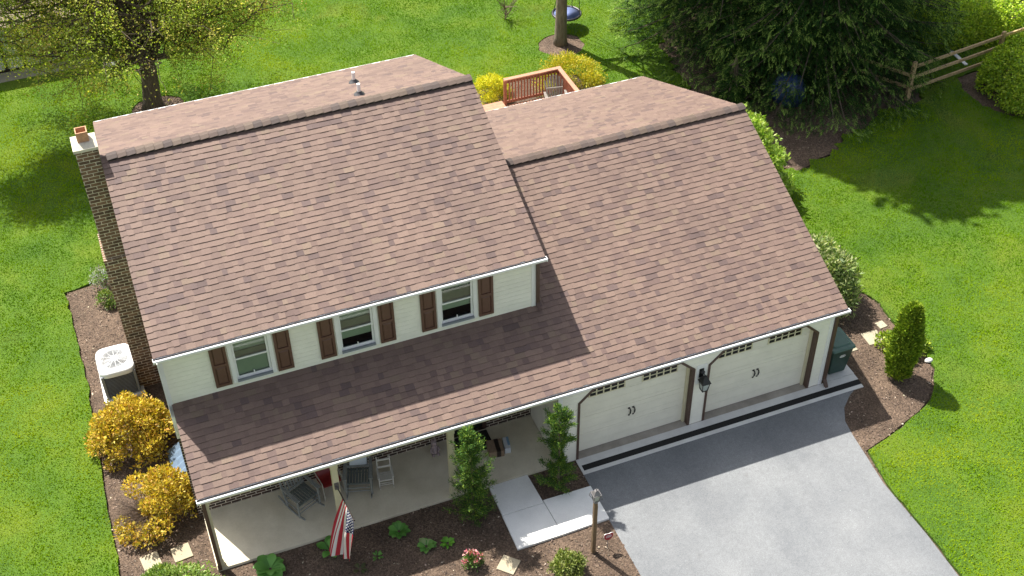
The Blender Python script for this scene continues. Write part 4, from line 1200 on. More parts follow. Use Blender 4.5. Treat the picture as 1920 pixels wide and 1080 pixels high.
# ------------------------------------------------------------------ deck with railing and chair
t = thing('deck', (13.4, 13.0, 0), 'orange stained wooden deck with a slatted railing behind the garage', 'deck')
b = MB()
y = 11.12
while y < 14.6: b.box(11.95, 14.36, y, y + .135, .21, .25); y += .14
b.build('floor', M['deck'], t)
b = MB()
y = 14.02
while y < 14.80: b.box(11.15, 12.42, y, y + .135, .255, .295); y += .14
b.box(11.17, 12.40, 14.04, 14.06, 0, .25)
b.box(11.17, 12.40, 14.78, 14.80, 0, .25)
b.build('step', M['deck'], t)
b = MB(); b.box(12.43, 14.42, 14.60, 14.74, 1.17, 1.21); b.box(14.28, 14.42, 11.3, 14.60, 1.172, 1.208); b.build('top_rail', M['deck'], t)
b = MB(); b.box(12.50, 14.31, 14.65, 14.69, 1.05, 1.165); b.box(12.50, 14.31, 14.65, 14.69, .30, .39); b.box(14.32, 14.36, 11.3, 14.6, 1.05, 1.165); b.box(14.32, 14.36, 11.3, 14.6, .30, .39); b.build('side_rail', M['deckdark'], t)
for (x, y) in ((12.45, 14.64), (14.31, 14.62), (14.33, 12.9), (14.33, 11.3)):
    b = MB(); b.box(x - .035, x + .055, y - .03, y + .06, 0, 1.168); b.build('post', M['deckdark'], t)
b = MB(); x = 12.58
while x < 14.27: b.box(x, x + .045, 14.612, 14.648, .32, 1.15); x += .105
y = 11.4
while y < 14.5: b.box(14.283, 14.318, y, y + .045, .32, 1.15); y += .105
b.build('baluster', M['deckdark'], t)
b = MB(); b.box(11.3, 14.36, 14.55, 14.60, 0, .20); b.build('skirt', M['deckdark'], t)

# slatted garden chair on the deck
t = thing('garden_chair', (13.88, 13.75, .25), 'weathered grey slatted armchair in the deck corner', 'chair', rz=R(-12))
def loc(b, nm, mat, **k): return b.build(nm, mat, t, local=True, **k)
b = MB()
for k in range(7):
    x = (k - 3) * .085; top = .98 - .018 * (k - 3) ** 2
    a_ = (x * .8, .22, .30); e_ = (x * 1.15, .22 + top * .36, top)
    b.bar(a_, e_, .056, .02, up=(0, 1, 0))
b.bar((-.27, .335, .62), (.27, .335, .62), .03, .06); loc(b, 'backrest', M['weathered'])
b = MB()
for k in range(6): b.bar((-.27, .20 - k * .095, .285 + k * .022), (.27, .20 - k * .095, .285 + k * .022), .08, .02)
loc(b, 'seat', M['weathered'])
for sx in (-1, 1):
    b = MB(); b.hexa([(sx * .27, -.38, .53), (sx * .40, -.36, .53), (sx * .37, .28, .53), (sx * .30, .28, .53)], [(sx * .27, -.38, .555), (sx * .40, -.36, .555), (sx * .37, .28, .555), (sx * .30, .28, .555)]); loc(b, 'armrest', M['weathered'])
    b = MB(); b.box(sx * .315 - .015, sx * .315 + .015, -.33, -.23, 0, .53); b.bar((sx * .29, -.32, .38), (sx * .29, .45, .06), .025, .10); loc(b, 'leg', M['weathered'])

b = MB(); b.lathe((11.30, 13.86, 0), [(.13, 0), (.18, .42), (.19, .47), (.165, .47), (.15, .40), (.02, .38)], 14)
tag(b.build('planter', M['acgrey'], None), 'grey planter standing by the deck step', 'planter')

# ------------------------------------------------------------------ air conditioner
t = thing('air_conditioner', (-1.08, 6.68, 0), 'white topped outdoor air conditioner beside the chimney', 'air conditioner')
def rsq(cx, cy, w_, d_, r, z, n=5):
    out = []
    for sx, sy, a0 in ((1, 1, 0), (-1, 1, 90), (-1, -1, 180), (1, -1, 270)):
        for k in range(n):
            a = R(a0 + 90 * k / (n - 1))
            out.append((cx + sx * (w_ - r) + r * math.cos(a), cy + sy * (d_ - r) + r * math.sin(a), z))
    return out
ax, ay = -1.08, 6.68
b = MB(); b.box(ax - .50, ax + .50, ay - .55, ay + .55, -.03, .07); b.build('pad', M['apron'], t)
b = MB(); b.hexa(rsq(ax, ay, .40, .46, .12, .07), rsq(ax, ay, .40, .46, .12, .84)); b.build('coil', M['acdark'], t)
b = MB()
for k in range(17):
    z = .10 + k * .044
    b.hexa(rsq(ax, ay, .412, .472, .125, z), rsq(ax, ay, .412, .472, .125, z + .007))
for sx in (-1, 1):
    for sy in (-1, 1): b.box(ax + sx * .385 - .03, ax + sx * .385 + .03, ay + sy * .445 - .03, ay + sy * .445 + .03, .07, .84)
b.build('louvre_cage', M['acgrey'], t)
b = MB(); b.box(ax - .432, ax - .405, ay - .36, ay + .1, .08, .84); b.hexa(rsq(ax - .0, ay, .422, .482, .13, .07), rsq(ax, ay, .422, .482, .13, .10)); b.build('side_panel', M['acgrey'], t)
# top cover with circular opening
b = MB(); n = 40; ro = .335
sq = []
for k in range(n):
    a = 2 * math.pi * k / n; c_, s_ = math.cos(a), math.sin(a)
    e = 5.0; q = (abs(c_ / .445) ** e + abs(s_ / .505) ** e) ** (-1 / e); sq.append((c_ * q, s_ * q))
rings = [[(ax + x, ay + y, .80) for x, y in sq], [(ax + x, ay + y, .90) for x, y in sq], [(ax + x * .965, ay + y * .965, .94) for x, y in sq],
         [(ax + ro * 1.12 * math.cos(2 * math.pi * k / n), ay + ro * 1.15 * math.sin(2 * math.pi * k / n), .965) for k in range(n)],
         [(ax + ro * math.cos(2 * math.pi * k / n), ay + ro * math.sin(2 * math.pi * k / n), .945) for k in range(n)],
         [(ax + ro * .97 * math.cos(2 * math.pi * k / n), ay + ro * .97 * math.sin(2 * math.pi * k / n), .78) for k in range(n)]]
b.add([p for r_ in rings for p in r_], [(i * n + k, i * n + (k + 1) % n, (i + 1) * n + (k + 1) % n, (i + 1) * n + k) for i in range(len(rings) - 1) for k in range(n)])
top = b.build('top_cover', M['acwhite'], t, smooth=True)
b = MB()
for rr in np.linspace(.10, .33, 10):
    b.tube([(ax + rr * math.cos(2 * math.pi * k / 32), ay + rr * math.sin(2 * math.pi * k / 32), .952 + .015 * (1 - rr / .33)) for k in range(33)], .0045, 4, caps=False)
for k in range(12):
    a = 2 * math.pi * k / 12
    b.tube([(ax + .08 * math.cos(a), ay + .08 * math.sin(a), .965), (ax + .335 * math.cos(a), ay + .335 * math.sin(a), .945)], .006, 4)
b.lathe((ax, ay, .955), [(.095, 0), (.095, .012), (.02, .02)], 12)
b.build('fan_grille', M['acwhite'], t)
b = MB()
for k in range(4):
    a = k * math.pi / 2 + .35
    b.add([(ax + .06 * math.cos(a - .3), ay + .06 * math.sin(a - .3), .86), (ax + .30 * math.cos(a - .30), ay + .30 * math.sin(a - .30), .83), (ax + .30 * math.cos(a + .35), ay + .30 * math.sin(a + .35), .90), (ax + .06 * math.cos(a + .3), ay + .06 * math.sin(a + .3), .88)], [(0, 1, 2, 3)])
b.lathe((ax, ay, .80), [(.08, 0), (.08, .12), (.01, .13)], 12)
b.build('fan', M['acgrey'], t)

# window well
b = MB(); n = 16
pts = [(-.062 - .52 * math.sin(math.pi * k / n), 3.38 + .5 * math.cos(math.pi * k / n)) for k in range(n + 1)]
lo = [(x, y, .0) for x, y in pts]; 
prof = []
nw = 10
for j in range(nw + 1):
    y = 2.86 + 1.04 * j / nw; dz = .05 if j % 2 else 0
    prof.append((y, dz))
vs = []
for y, dz in prof: vs += [(-.065, y, .36 + dz), (-.40, y, .12 + dz), (-.42, y, .0)]
fs = [(3 * j + q, 3 * j + q + 1, 3 * j + q + 4, 3 * j + q + 3) for j in range(nw) for q in (0, 1)]
b.add(vs, fs); b.add([(-.065, 2.86, .36), (-.40, 2.86, .12), (-.42, 2.86, 0), (-.065, 2.86, 0)], [(0, 1, 2, 3)]); b.add([(-.065, 3.9, .36), (-.40, 3.9, .12), (-.42, 3.9, 0), (-.065, 3.9, 0)], [(3, 2, 1, 0)])
tag(b.build('window_well_cover', M['galv'], None), 'ribbed blue grey metal window well cover between the golden shrubs and the wall', 'window well')

# ------------------------------------------------------------------ pavers
def paver(poly, label, mat='paver', z=.03):
    b = MB(); b.prism(poly, -.02, z); tag(b.build('paver', M[mat], bevel=.006), label, 'paver', 'square stepping stones in the mulch')
def sq_(cx, cy, s, a): return [(cx + s * math.sqrt(.5) * math.cos(R(a + 45 + 90 * k)), cy + s * math.sqrt(.5) * math.sin(R(a + 45 + 90 * k))) for k in range(4)]
paver(sq_(-1.30, .90, .40, 8), 'tan square paver at the edge of the lawn below the golden shrubs')
paver(sq_(-.62, .87, .41, 6), 'tan square paver between the other paver and the porch corner')
paver(sq_(6.025, -2.15, .41, 45), 'tan square paver turned askew beside the rose bush')
paver(sq_(17.52, 1.02, .46, -3), 'dull mossy paver beside the green rubbish bin', 'oldpaver', .02)
paver(sq_(16.72, .95, .36, 3), 'half shaded mossy paver right at the green rubbish bin', 'oldpaver', .02)
paver(sq_(18.0, 1.36, .24, 5), 'pale paver peeping out behind the slim evergreen', 'oldpaver', .02)
b = MB(); b.lathe((18.34, -.26, 0), [(.03, 0), (.14, .02), (.17, .06), (.13, .11), (.03, .13)], 12)
o = b.build('garden_stone', M['stone'], None, smooth=True); o.scale = (.72, .45, .7); tag(o, 'smooth white stone at the lawn edge behind the slim evergreen', 'stone')

# ------------------------------------------------------------------ porch furniture
def rocker(loc_, rz, s, label, wood, seatm, group=None, ladder=False):
    t = thing('rocking_chair', loc_, label, 'rocking chair', group, rz)
    # faces -y, seat 0.43 high
    def bd(b, nm, mat): 
        b.v = [(x * s, y * s, z * s) for x, y, z in b.v]; return b.build(nm, mat, t, local=True)
    W = .27
    b = MB()
    for k in range(8):
        x = -W + .034 + k * .0675; b.bar((x, -.27, .445), (x, .22, .405), .052, .018)
    b.bar((-W, -.265, .42), (W, -.265, .42), .03, .035); b.bar((-W, .2, .385), (W, .2, .385), .03, .035)
    bd(b, 'seat', seatm)
    b = MB()
    if ladder:
        for z in (.66, .98): b.bar((-W, .235 + (z - .46) * .31, z), (W, .235 + (z - .46) * .31, z), .03, .10)
    else:
        for k in range(6):
            x = -W + .075 + k * .078; b.bar((x, .235, .47), (x, .43, 1.08), .046, .014, up=(0, 1, 0))
        b.bar((-W, .235, .46), (W, .235, .46), .03, .06); b.bar((-W, .44, 1.10), (W, .44, 1.10), .028, .09)
    bd(b, 'backrest', wood)
    for sx in (-1, 1):
        b = MB(); b.bar((sx * W, .20, .06), (sx * W, .455, 1.14), .042, .042, up=(0, 1, 0)); bd(b, 'back_post', wood)
        b = MB(); b.tube([(sx * (W + .02), -.28, .05), (sx * (W + .02), -.27, .64)], .026, 8); bd(b, 'front_leg', wood)
        b = MB(); b.hexa([(sx * (W - .02), -.34, .635), (sx * (W + .075), -.34, .635), (sx * (W + .055), .30, .625), (sx * (W - .01), .30, .625)], [(sx * (W - .02), -.34, .658), (sx * (W + .075), -.34, .658), (sx * (W + .055), .30, .648), (sx * (W - .01), .30, .648)]); bd(b, 'armrest', wood)
        b = MB(); pts = [(sx * (W + .01), y, .022 + .12 * (y - .02) ** 2 / .25) for y in np.linspace(-.46, .52, 9)]
        for p, q in zip(pts[:-1], pts[1:]): b.bar(p, q, .028, .045)
        bd(b, 'rocker', wood)
    b = MB()
    for z in (.17, .28): b.tube([(-W, -.275, z), (W, -.275, z)], .013, 6)
    b.tube([(-W, .23, .22), (W, .23, .22)], .013, 6)
    for sx in (-1, 1): b.tube([(sx * W, -.275, .22), (sx * W, .23, .2)], .013, 6)
    bd(b, 'stretcher', wood)
    return t
rocker((2.22, 1.12, .08), R(24), 1.0, 'grey wooden rocking chair turned sideways left of the flag post', M['greywood'], M['greyseat'], 'grey rocking chairs on the porch')
rocker((3.60, 1.16, .08), R(-17), 1.0, 'grey wooden rocking chair with a pale blue cushion on its back', M['greywood'], M['greyseat'], 'grey rocking chairs on the porch')
rocker((4.20, 1.06, .08), R(-9), .56, 'small cream child sized rocking chair by the brick wall', M['whitewood'], M['whitewood'], ladder=True)
t = thing('cushion', (3.60, 1.16, .08), 'pale blue cushion leaning on the back of the grey rocking chair', 'cushion', rz=R(-17))
b = MB(); n = 9
for i in range(n + 1):
    for j in range(n + 1):
        u = i / n; v = j / n; bul = .045 * (16 * u * (1 - u) * v * (1 - v)) ** .5
        b.v.append((-.2 + .4 * u, .225 + .155 * v - bul, .50 + .46 * v))
for i in range(n):
    for j in range(n): a_ = i * (n + 1) + j; b.f.append((a_, a_ + n + 1, a_ + n + 2, a_ + 1))
k0 = len(b.v)
b.add([(-.2, .225, .50), (.2, .225, .50), (.2, .38, .96), (-.2, .38, .96)], [(3, 2, 1, 0)])
b.build('pillow', M['cushion'], t, local=True, smooth=True)

# red shell chair behind the flag post
t = thing('metal_chair', (2.93, 1.35, .08), 'red metal shell chair with pale tube legs behind the flag post', 'chair', rz=R(10))
b = MB(); n = 12; prev = None; vs = []
prof = [(-.25, .40, .21), (-.15, .385, .24), (0.05, .38, .25), (.17, .42, .25), (.22, .55, .26), (.26, .70, .25), (.30, .84, .19), (.315, .90, .09)]
for y, z, w_ in prof:
    for k in range(n + 1):
        u = -1 + 2 * k / n; vs.append((w_ * u, y - .05 * u * u * (1 if z > .45 else 0), z + .03 * u * u))
fs = [(i * (n + 1) + k, i * (n + 1) + k + 1, (i + 1) * (n + 1) + k + 1, (i + 1) * (n + 1) + k) for i in range(len(prof) - 1) for k in range(n)]
b.add(vs, fs); o = b.build('shell', M['red'], t, local=True, smooth=True)
md = o.modifiers.new('thick', 'SOLIDIFY'); md.thickness = .012
for sx in (-1, 1):
    b = MB(); b.tube([(sx * .24, .25, .02), (sx * .25, -.28, .02), (sx * .25, -.30, .10), (sx * .25, -.24, .55), (sx * .26, .20, .60)], .014, 7); b.build('leg', M['pale'], t, local=True)

b = MB(); b.box(6.02, 6.95, 1.13, 1.72, .08, .094)
tag(b.build('doormat', M['mat']), 'black doormat in front of the dark front door', 'doormat')
# parcels
t = thing('cardboard_box', (6.93, .99, .08), 'brown cardboard box with a dark tape band on the porch floor', 'box', rz=R(-8))
b = MB(); b.box(-.20, .16, -.20, .20, 0, .20); b.build('carton', M['cardboard'], t, local=True, bevel=.004)
b = MB(); b.box(-.02, .08, -.203, .203, .003, .2035); b.build('tape', M['tape'], t, local=True)
t = thing('parcel', (7.20, 1.0, .08), 'white parcel with a pale blue label beside the cardboard box', 'parcel', rz=R(-10))
b = MB(); b.box(-.075, .075, -.19, .19, 0, .17); b.build('wrap', M['parcel'], t, local=True, bevel=.012)
b = MB(); b.box(.02, .077, -.08, .19, .02, .1725); b.build('sticker', M['bluelabel'], t, local=True)
# statue
t = thing('statuette', (5.55, 1.52, .08), 'small mottled pinkish statuette on the porch by the brick wall', 'statuette')
b = MB(); b.lathe((5.55, 1.52, .08), [(.10, 0), (.11, .06), (.085, .14), (.075, .20), (.05, .235), (.06, .26), (.075, .31), (.06, .37), (.02, .40)], 12)
for sx in (-1, 1): b.tube([(5.55 + sx * .08, 1.50, .27), (5.55 + sx * .10, 1.43, .20), (5.55 + sx * .05, 1.40, .17)], [.03, .028, .02], 7); b.tube([(5.55 + sx * .03, 1.52, .44), (5.55 + sx * .05, 1.53, .54)], [.022, .008], 6); b.tube([(5.55 + sx * .06, 1.44, .10), (5.55 + sx * .06, 1.36, .10)], [.035, .03], 7)
b.build('figure', M['statue'], t, smooth=True)

# flag
t = thing('house_flag', (2.90, .07, 1.62), 'striped red white and blue flag hanging on a pole from the porch post', 'flag')
tip = np.array([2.95, -1.17, 1.91]); base = np.array([2.90, .06, 1.62])
b = MB(); b.tube([tuple(base), tuple(tip + (tip - base) * .03)], .013, 8); b.lathe(tuple(tip + (tip - base) * .03 - np.array([0, 0, .02])), [(.01, 0), (.026, .02), (.01, .045)], 8); b.build('pole', M['tape'], t)
b = MB(); b.box(2.85, 2.95, .04, .084, 1.54, 1.72); b.tube([(2.90, .08, 1.615), (2.90, -.06, 1.655)], .022, 8); b.build('bracket', M['pewter'], t)
b = MB(); b.col = (1, 1, 1); b.c = []
nu, nv = 78, 96
h0 = base + (tip - base) * .36; h1 = base + (tip - base) * .985
q0 = np.array([2.40, -.60, .38]); q1 = np.array([2.80, -1.10, .50])
G = np.zeros((nu + 1, nv + 1, 3))
for i in range(nu + 1):
    u = i / nu
    for j in range(nv + 1):
        v = j / nv
        p = (h0 * (1 - u) + h1 * u) * (1 - v) + (q0 * (1 - u) + q1 * u) * v
        f = math.sin(u * 15 + v * 1.2) * .05 * min(1, v * 1.8) + math.sin(u * 7.0 - v * 2.2) * .045 * min(1, v * 2)
        p = p + np.array([f, f * .35 + .10 * math.sin(math.pi * v) * (1 - u), -.05 * math.sin(math.pi * u) * v])
        G[i, j] = p
cols = []
vsq = []
for i in range(nu):
    for j in range(nv):
        u = (i + .5) / nu; v = (j + .5) / nv
        st = int((1 - u) * 13)
        c_ = (.55, .035, .06) if st % 2 == 0 else (.86, .85, .84)
        if u > 1 - 7 / 13 and v < .40:
            uu = (1 - u) / (7 / 13) * 10; vv = v / .40 * 12
            a_ = int(round(uu)); d_ = int(round(vv))
            star = 1 <= a_ <= 9 and 1 <= d_ <= 11 and (a_ + d_) % 2 == 0 and (uu - a_) ** 2 + (vv - d_) ** 2 < .17
            c_ = (.78, .78, .78) if star else (.018, .022, .10)
        cols.append(c_); vsq.append([G[i, j], G[i + 1, j], G[i + 1, j + 1], G[i, j + 1]])
quads_mesh('cloth', np.array(vsq), np.array(cols), leafmat('flag_cloth', .35, .6, .02), t)

# lamp post
lp = (7.90, -2.52)
t = thing('lamp_post', (lp[0], lp[1], 0), 'brown wooden lamp post with a pewter lantern by the driveway', 'lamp post')
b = MB(); b.box(lp[0] - .042, lp[0] + .042, lp[1] - .042, lp[1] + .042, -.05, 1.62); b.hexa([(lp[0] - .042, lp[1] - .042, 1.62), (lp[0] + .042, lp[1] - .042, 1.62), (lp[0] + .042, lp[1] + .042, 1.62), (lp[0] - .042, lp[1] + .042, 1.62)], [(lp[0] - .035, lp[1] - .035, 1.74)] + [(lp[0] + .035, lp[1] - .035, 1.74), (lp[0] + .035, lp[1] + .035, 1.74), (lp[0] - .035, lp[1] + .035, 1.74)]); b.build('post', M['postwood'], t, bevel=.006)
b = MB(); x, y = lp
b.lathe((x, y, 1.72), [(.03, 0), (.05, .02), (.03, .05), (.055, .07), (.058, .085)], 10)
def sqr(r, z): r = r * .68; z = 1.78 + (z - 1.78) * .85; return [(x - r, y - r, z), (x + r, y - r, z), (x + r, y + r, z), (x - r, y + r, z)]
b.hexa(sqr(.085, 1.80), sqr(.085, 1.825))
for sx in (-1, 1):
    for sy in (-1, 1): b.bar((x + sx * .051, y + sy * .051, 1.815), (x + sx * .078, y + sy * .078, 2.02), .012, .012)
b.hexa(sqr(.135, 2.055), sqr(.135, 2.075)); b.hexa(sqr(.125, 2.075), sqr(.05, 2.17)); b.hexa(sqr(.04, 2.17), sqr(.045, 2.20)); b.tube([(x, y, 2.13), (x, y, 2.19)], [.018, .005], 8)
for sx in (-1, 1):
    b.tube([(x + sx * .05, y - .05, 1.82), (x + sx * .11, y - .11, 1.90), (x + sx * .085, y - .085, 2.03)], .007, 5); b.tube([(x + sx * .05, y + .05, 1.82), (x + sx * .11, y + .11, 1.90), (x + sx * .085, y + .085, 2.03)], .007, 5)
ln = b.build('lantern', M['pewter'], t)
b = MB(); b.hexa(sqr(.066, 1.826), sqr(.102, 2.054)); b.build('glass', M['lampglass'], ln)

# security sign
t = thing('yard_sign', (8.24, -2.54, 0), 'small red shield shaped yard sign on a stake by the driveway', 'sign')
b = MB()
sh = [(-.105, .10), (-.06, .115), (0, .10), (.06, .115), (.105, .10), (.11, .0), (.075, -.075), (0, -.125), (-.075, -.075), (-.11, .0)]
def plate(sc, y0, y1, cz=.44):
    b = MB(); a = [(8.24 + x * sc, y0, cz + z * sc) for x, z in sh]; e = [(8.24 + x * sc, y1, cz + z * sc) for x, z in sh]; b.hexa(a[::-1], e[::-1]); return b
pl = plate(1.03, -2.56, -2.553).build('plate', M['acwhite'], t)
plate(.99, -2.564, -2.5605).build('red_face', M['signred'], t)
b = MB()
for z, wd in ((.485, .06), (.452, .075), (.42, .06)): b.box(8.24 - wd, 8.24 + wd, -2.568, -2.5645, z, z + .009)
b.build('lettering', M['acwhite'], t)
b = MB(); b.box(8.232, 8.248, -2.536, -2.526, -.05, .42); b.build('stake', M['pewter'], t)

# ------------------------------------------------------------------ rubbish bins
def wheelie(cx, cy, body, lid, label, emblem=True, s=1.0):
    t = thing('rubbish_bin', (cx, cy, 0), label, 'bin')
    b = MB(); W, D_ = .30, .36
    b.hexa([(cx - .23, cy - .27, .06), (cx + .23, cy - .27, .06), (cx + .23, cy + .27, .06), (cx - .23, cy + .27, .06)], [(cx - W, cy - D_, .95), (cx + W, cy - D_, .95), (cx + W, cy + D_, .95), (cx - W, cy + D_, .95)])
    b.box(cx - W - .02, cx + W + .02, cy - D_ - .02, cy + D_ + .02, .90, .95)
    b.build('body', body, t, bevel=.015)
    b = MB(); lo = rsq(cx, cy - .01, W + .04, D_ + .05, .07, .955); hi = rsq(cx, cy - .01, W + .02, D_ + .02, .07, 1.0); b.hexa(lo, hi)
    lo2 = rsq(cx, cy - .01, W - .05, D_ - .07, .06, 1.0); hi2 = rsq(cx, cy - .01, W - .08, D_ - .10, .06, 1.035); b.hexa(lo2, hi2)
    b.box(cx - .25, cx + .25, cy + D_ + .03, cy + D_ + .07, .95, 1.02)
    b.build('lid', lid, t, bevel=.008)
    for sx in (-1, 1):
        b = MB(); pts = [(cx + sx * .25, cy + .25, .13)]; 
        b.lathe((0, 0, 0), [(.02, -.03), (.12, -.03), (.12, .03), (.02, .03)], 16)
        b.v = [(cx + sx * .27 + z, cy + .26 + y, .13 + x) for x, y, z in b.v]; b.build('wheel', M['black'], t)
    if emblem:
        b = MB(); n = 20
        yz = lambda z: cy - .27 - .09 * (z - .06) / .89 - .004
        def ring(r1, r2):
            a = [(cx + .02 + .085 * r1 * math.cos(2 * math.pi * k / n), 0, .70 + .05 * r1 * math.sin(2 * math.pi * k / n)) for k in range(n)]
            c_ = [(cx + .02 + .085 * r2 * math.cos(2 * math.pi * k / n), 0, .70 + .05 * r2 * math.sin(2 * math.pi * k / n)) for k in range(n)]
            vv = [(p[0], yz(p[2]), p[2]) for p in a + c_]
            b.add(vv, [(k, (k + 1) % n, n + (k + 1) % n, n + k) for k in range(n)])
        ring(1.0, .78)
        for z in (.675, .70, .725): b.add([(cx - .03, yz(z), z - .008), (cx + .07, yz(z), z - .004), (cx + .07, yz(z), z + .01), (cx - .03, yz(z), z + .006)], [(0, 1, 2, 3)])
        b.build('emblem', M['acwhite'], t)
    return t
wheelie(15.90, .50, M['bin'], M['binlid'], 'dark green wheeled rubbish bin with a white oval emblem at the garage corner')
t = thing('recycling_box', (15.72, 1.35, 0), 'blue recycling box peeping out behind the green rubbish bin', 'bin')
b = MB(); b.hexa([(15.52, 1.15, 0), (15.92, 1.15, 0), (15.92, 1.60, 0), (15.52, 1.60, 0)], [(15.47, 1.10, 1.0), (15.99, 1.10, 1.0), (15.99, 1.65, 1.0), (15.47, 1.65, 1.0)]); b.build('body', M['binblue'], t, bevel=.012)
b = MB(); b.box(15.45, 16.01, 1.08, 1.67, 1.0, 1.04); b.build('lid', M['binblue'], t, bevel=.01)
b = MB(); b.box(15.46, 16.32, .07, 1.0, -.03, .03); tag(b.build('bin_pad', M['apron']), 'small concrete pad under the green rubbish bin', 'pad', kind='structure')

# ------------------------------------------------------------------ garden shed, top left
t = thing('garden_shed', (-1.4, 24.4, 0), 'white panelled shed with dark posts glimpsed through the tree, top left', 'shed')
b = MB(); b.box(-5.6, 1.5, 23.45, 26.4, -.05, 1.85); b.build('wall', M['shedwall'], t)
for x in [-5.0 + .62 * k for k in range(11)]:
    b = MB(); b.box(x - .055, x + .055, 23.40, 23.449, 0, 1.84); b.build('post', M['tape'], t)
b = MB(); b.box(-5.6, 1.5, 23.385, 23.447, 1.70, 1.86); b.box(-5.6, 1.5, 23.395, 23.448, -.02, .10); b.build('beam', M['tape'], t)
b = MB(); b.box(-4.15, -3.45, 23.40, 23.452, .9, 1.5); b.build('window', M['pane'], t)
b = MB(); b.box(-.55, .1, 23.41, 23.453, .95, 1.45); b.build('window', M['pane'], t)
us, nr = slopevec(.42)
b = MB(); deck_slab(b, -5.9, 1.8, 23.15, 1.80, 25.0, 2.58, .09); deck_slab(b, -5.9, 1.8, 26.8, 1.80, 25.0, 2.58, .09)
b.build('roof', M['shedroof'], t)
b = MB(); b.box(-5.6, .6, 22.75, 23.36, -.04, .05); tag(b.build('shed_apron', M['sill']), 'worn concrete strip along the front of the shed', 'apron', kind='structure')
bush('dark_shrub', (1.15, 22.75), (.75, .5, .75), 2600, .1, .06, [(.05, .11, .02), (.09, .17, .025)], 'dark green shrub at the right end of the shed', 'shrub')
t = thing('garden_ornament', (.86, 21.95, 0), 'little red brown garden pot with a grey dish on top', 'ornament')
b = MB(); b.lathe((.86, 21.95, 0), [(.12, 0), (.17, .16), (.18, .25), (.15, .25)], 12); b.build('pot', M['clay_dark'], t)
b = MB(); b.lathe((.86, 21.95, .25), [(.05, 0), (.14, .08), (.18, .14), (.15, .14), (.05, .10)], 12); b.build('dish', M['lead'], t)

# ------------------------------------------------------------------ grass and mulch chips (uncountable)
CAMP = np.array(cam.matrix_world.translation); RB = np.array(B.transposed())     # rows: right, up, back
def in_view(P, mgn=1.3):
    d = P - CAMP
    x = d @ RB[0]; y = d @ RB[1]; z = -(d @ RB[2])
    f = 44.3368 / 18.0
    return (np.abs(x / z * f) < mgn) & (np.abs(y / z * f) < mgn * 9 / 16) & (z > 0)
def vnoise(x, y, s, seed):
    """cheap smooth value noise"""
    r_ = np.random.default_rng(seed).random((64, 64))
    u = x / s; v = y / s; i = np.floor(u).astype(int); j = np.floor(v).astype(int); fu = u - i; fv = v - j
    fu = fu * fu * (3 - 2 * fu); fv = fv * fv * (3 - 2 * fv)
    g_ = lambda a, b_: r_[a % 64, b_ % 64]
    return (g_(i, j) * (1 - fu) + g_(i + 1, j) * fu) * (1 - fv) + (g_(i, j + 1) * (1 - fu) + g_(i + 1, j + 1) * fu) * fv
NB = 2200000
x = rng.uniform(-10, 42, NB); y = rng.uniform(-9, 36, NB)
ok = in_view(np.stack([x, y, np.zeros(NB)], 1))
for hpoly in HOLES: ok &= ~inpoly(x, y, hpoly)
ok &= ~((x > -5.7) & (x < 1.6) & (y > 22.2) & (y < 26.5))
x, y = x[ok], y[ok]; n = len(x)
P = np.stack([x, y, np.full(n, LZ - .005)], 1)
az = rng.uniform(0, 2 * np.pi, n); ln_ = rng.uniform(.35, .95, n)
D = np.stack([np.cos(az) * ln_, np.sin(az) * ln_, np.ones(n)], 1)
D = unit(D)
Lb = .046 * rng.uniform(.5, 1.3, n) * (0.7 + .6 * vnoise(x, y, .5, 3)); Wb = .0155 * rng.uniform(.6, 1.4, n)
S = unit(np.stack([-np.sin(az), np.cos(az), np.zeros(n)], 1))
V = np.stack([P - S * Wb[:, None], P + S * Wb[:, None], P + D * Lb[:, None]], 1)
t1 = .45 * vnoise(x, y, 3.1, 1) + .3 * vnoise(x + y * .3, y, 1.0, 2) + .25 * vnoise(x, y, .33, 4) - .004 * (x - 6)
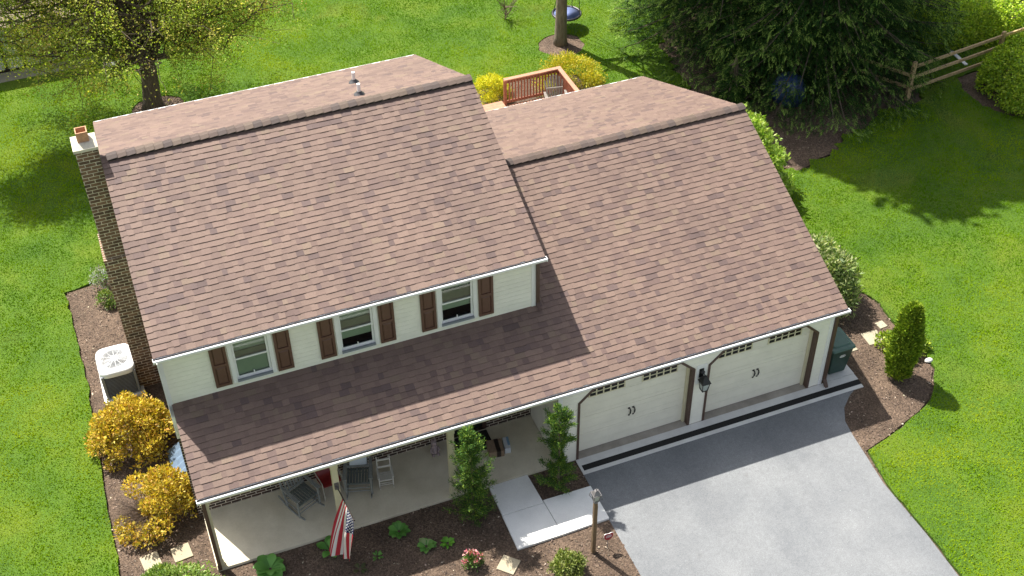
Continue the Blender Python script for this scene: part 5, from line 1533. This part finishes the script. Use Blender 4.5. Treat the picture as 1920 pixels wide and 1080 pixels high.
t1 = np.clip((t1 - .25) / .5, 0, 1)[:, None]
ca = np.array([.112, .240, .005]); cb = np.array([.200, .335, .006]); cc_ = np.array([.320, .415, .009])
C = np.where(t1 < .5, ca + (cb - ca) * t1 * 2, cb + (cc_ - cb) * (t1 * 2 - 1))
thin = np.clip((vnoise(x, y, 1.7, 9) * .7 + vnoise(x, y, .5, 10) * .3 - .72) / .14, 0, 1)[:, None] * .55
C = C * (1 - thin) + np.array([.34, .34, .13]) * thin
C = C * rng.uniform(.9, 1.1, (n, 1))
o = quads_mesh('grass', V, np.clip(C, .002, 1), M['blade'], None, nper=3)
tag(o, 'short bright green grass blades covering the lawn', 'grass', kind='stuff')

NB = 130000
x = rng.uniform(-2.2, 27, NB); y = rng.uniform(-6, 19, NB)
ok = in_view(np.stack([x, y, np.zeros(NB)], 1)) & (inpoly(x, y, BED) | inpoly(x, y, H_SPRUCE) | inpoly(x, y, H_TREE) | inpoly(x, y, H_MID))
ok &= ~inpoly(x, y, DRIVE)
for (a, c_, d_, e_) in ((-.1, 8.2, .03, 11.1), (8.1, 15.4, -.45, 11.1), (6.36, 7.46, -1.87, .05), (7.4, 8.66, -1.87, -.79), (15.4, 16.4, -.5, 1.05), (11.1, 14.5, 11, 14.8)): ok &= ~((x > a) & (x < c_) & (y > d_) & (y < e_))
x, y = x[ok], y[ok]; n = len(x)
P = np.stack([x, y, rng.uniform(.004, .022, n)], 1)
az = rng.uniform(0, 6.28, n)
D = np.stack([np.cos(az), np.sin(az), rng.uniform(-.25, .45, n)], 1); U = rng.normal(size=(n, 3)) * .35 + np.array([0, 0, 1])
L_ = .045 * rng.uniform(.5, 1.7, n)
V = leaf_quads(P, D, U, L_, L_ * rng.uniform(.25, .6, n))
C = pick([(.10, .07, .05), (.155, .11, .08), (.055, .038, .028), (.22, .165, .12), (.45, .37, .28)], n, [.34, .29, .22, .11, .04], .2)
o = quads_mesh('mulch_chips', V, C, M['chip'], None)
tag(o, 'loose brown mulch chips scattered over the beds', 'mulch', kind='stuff')
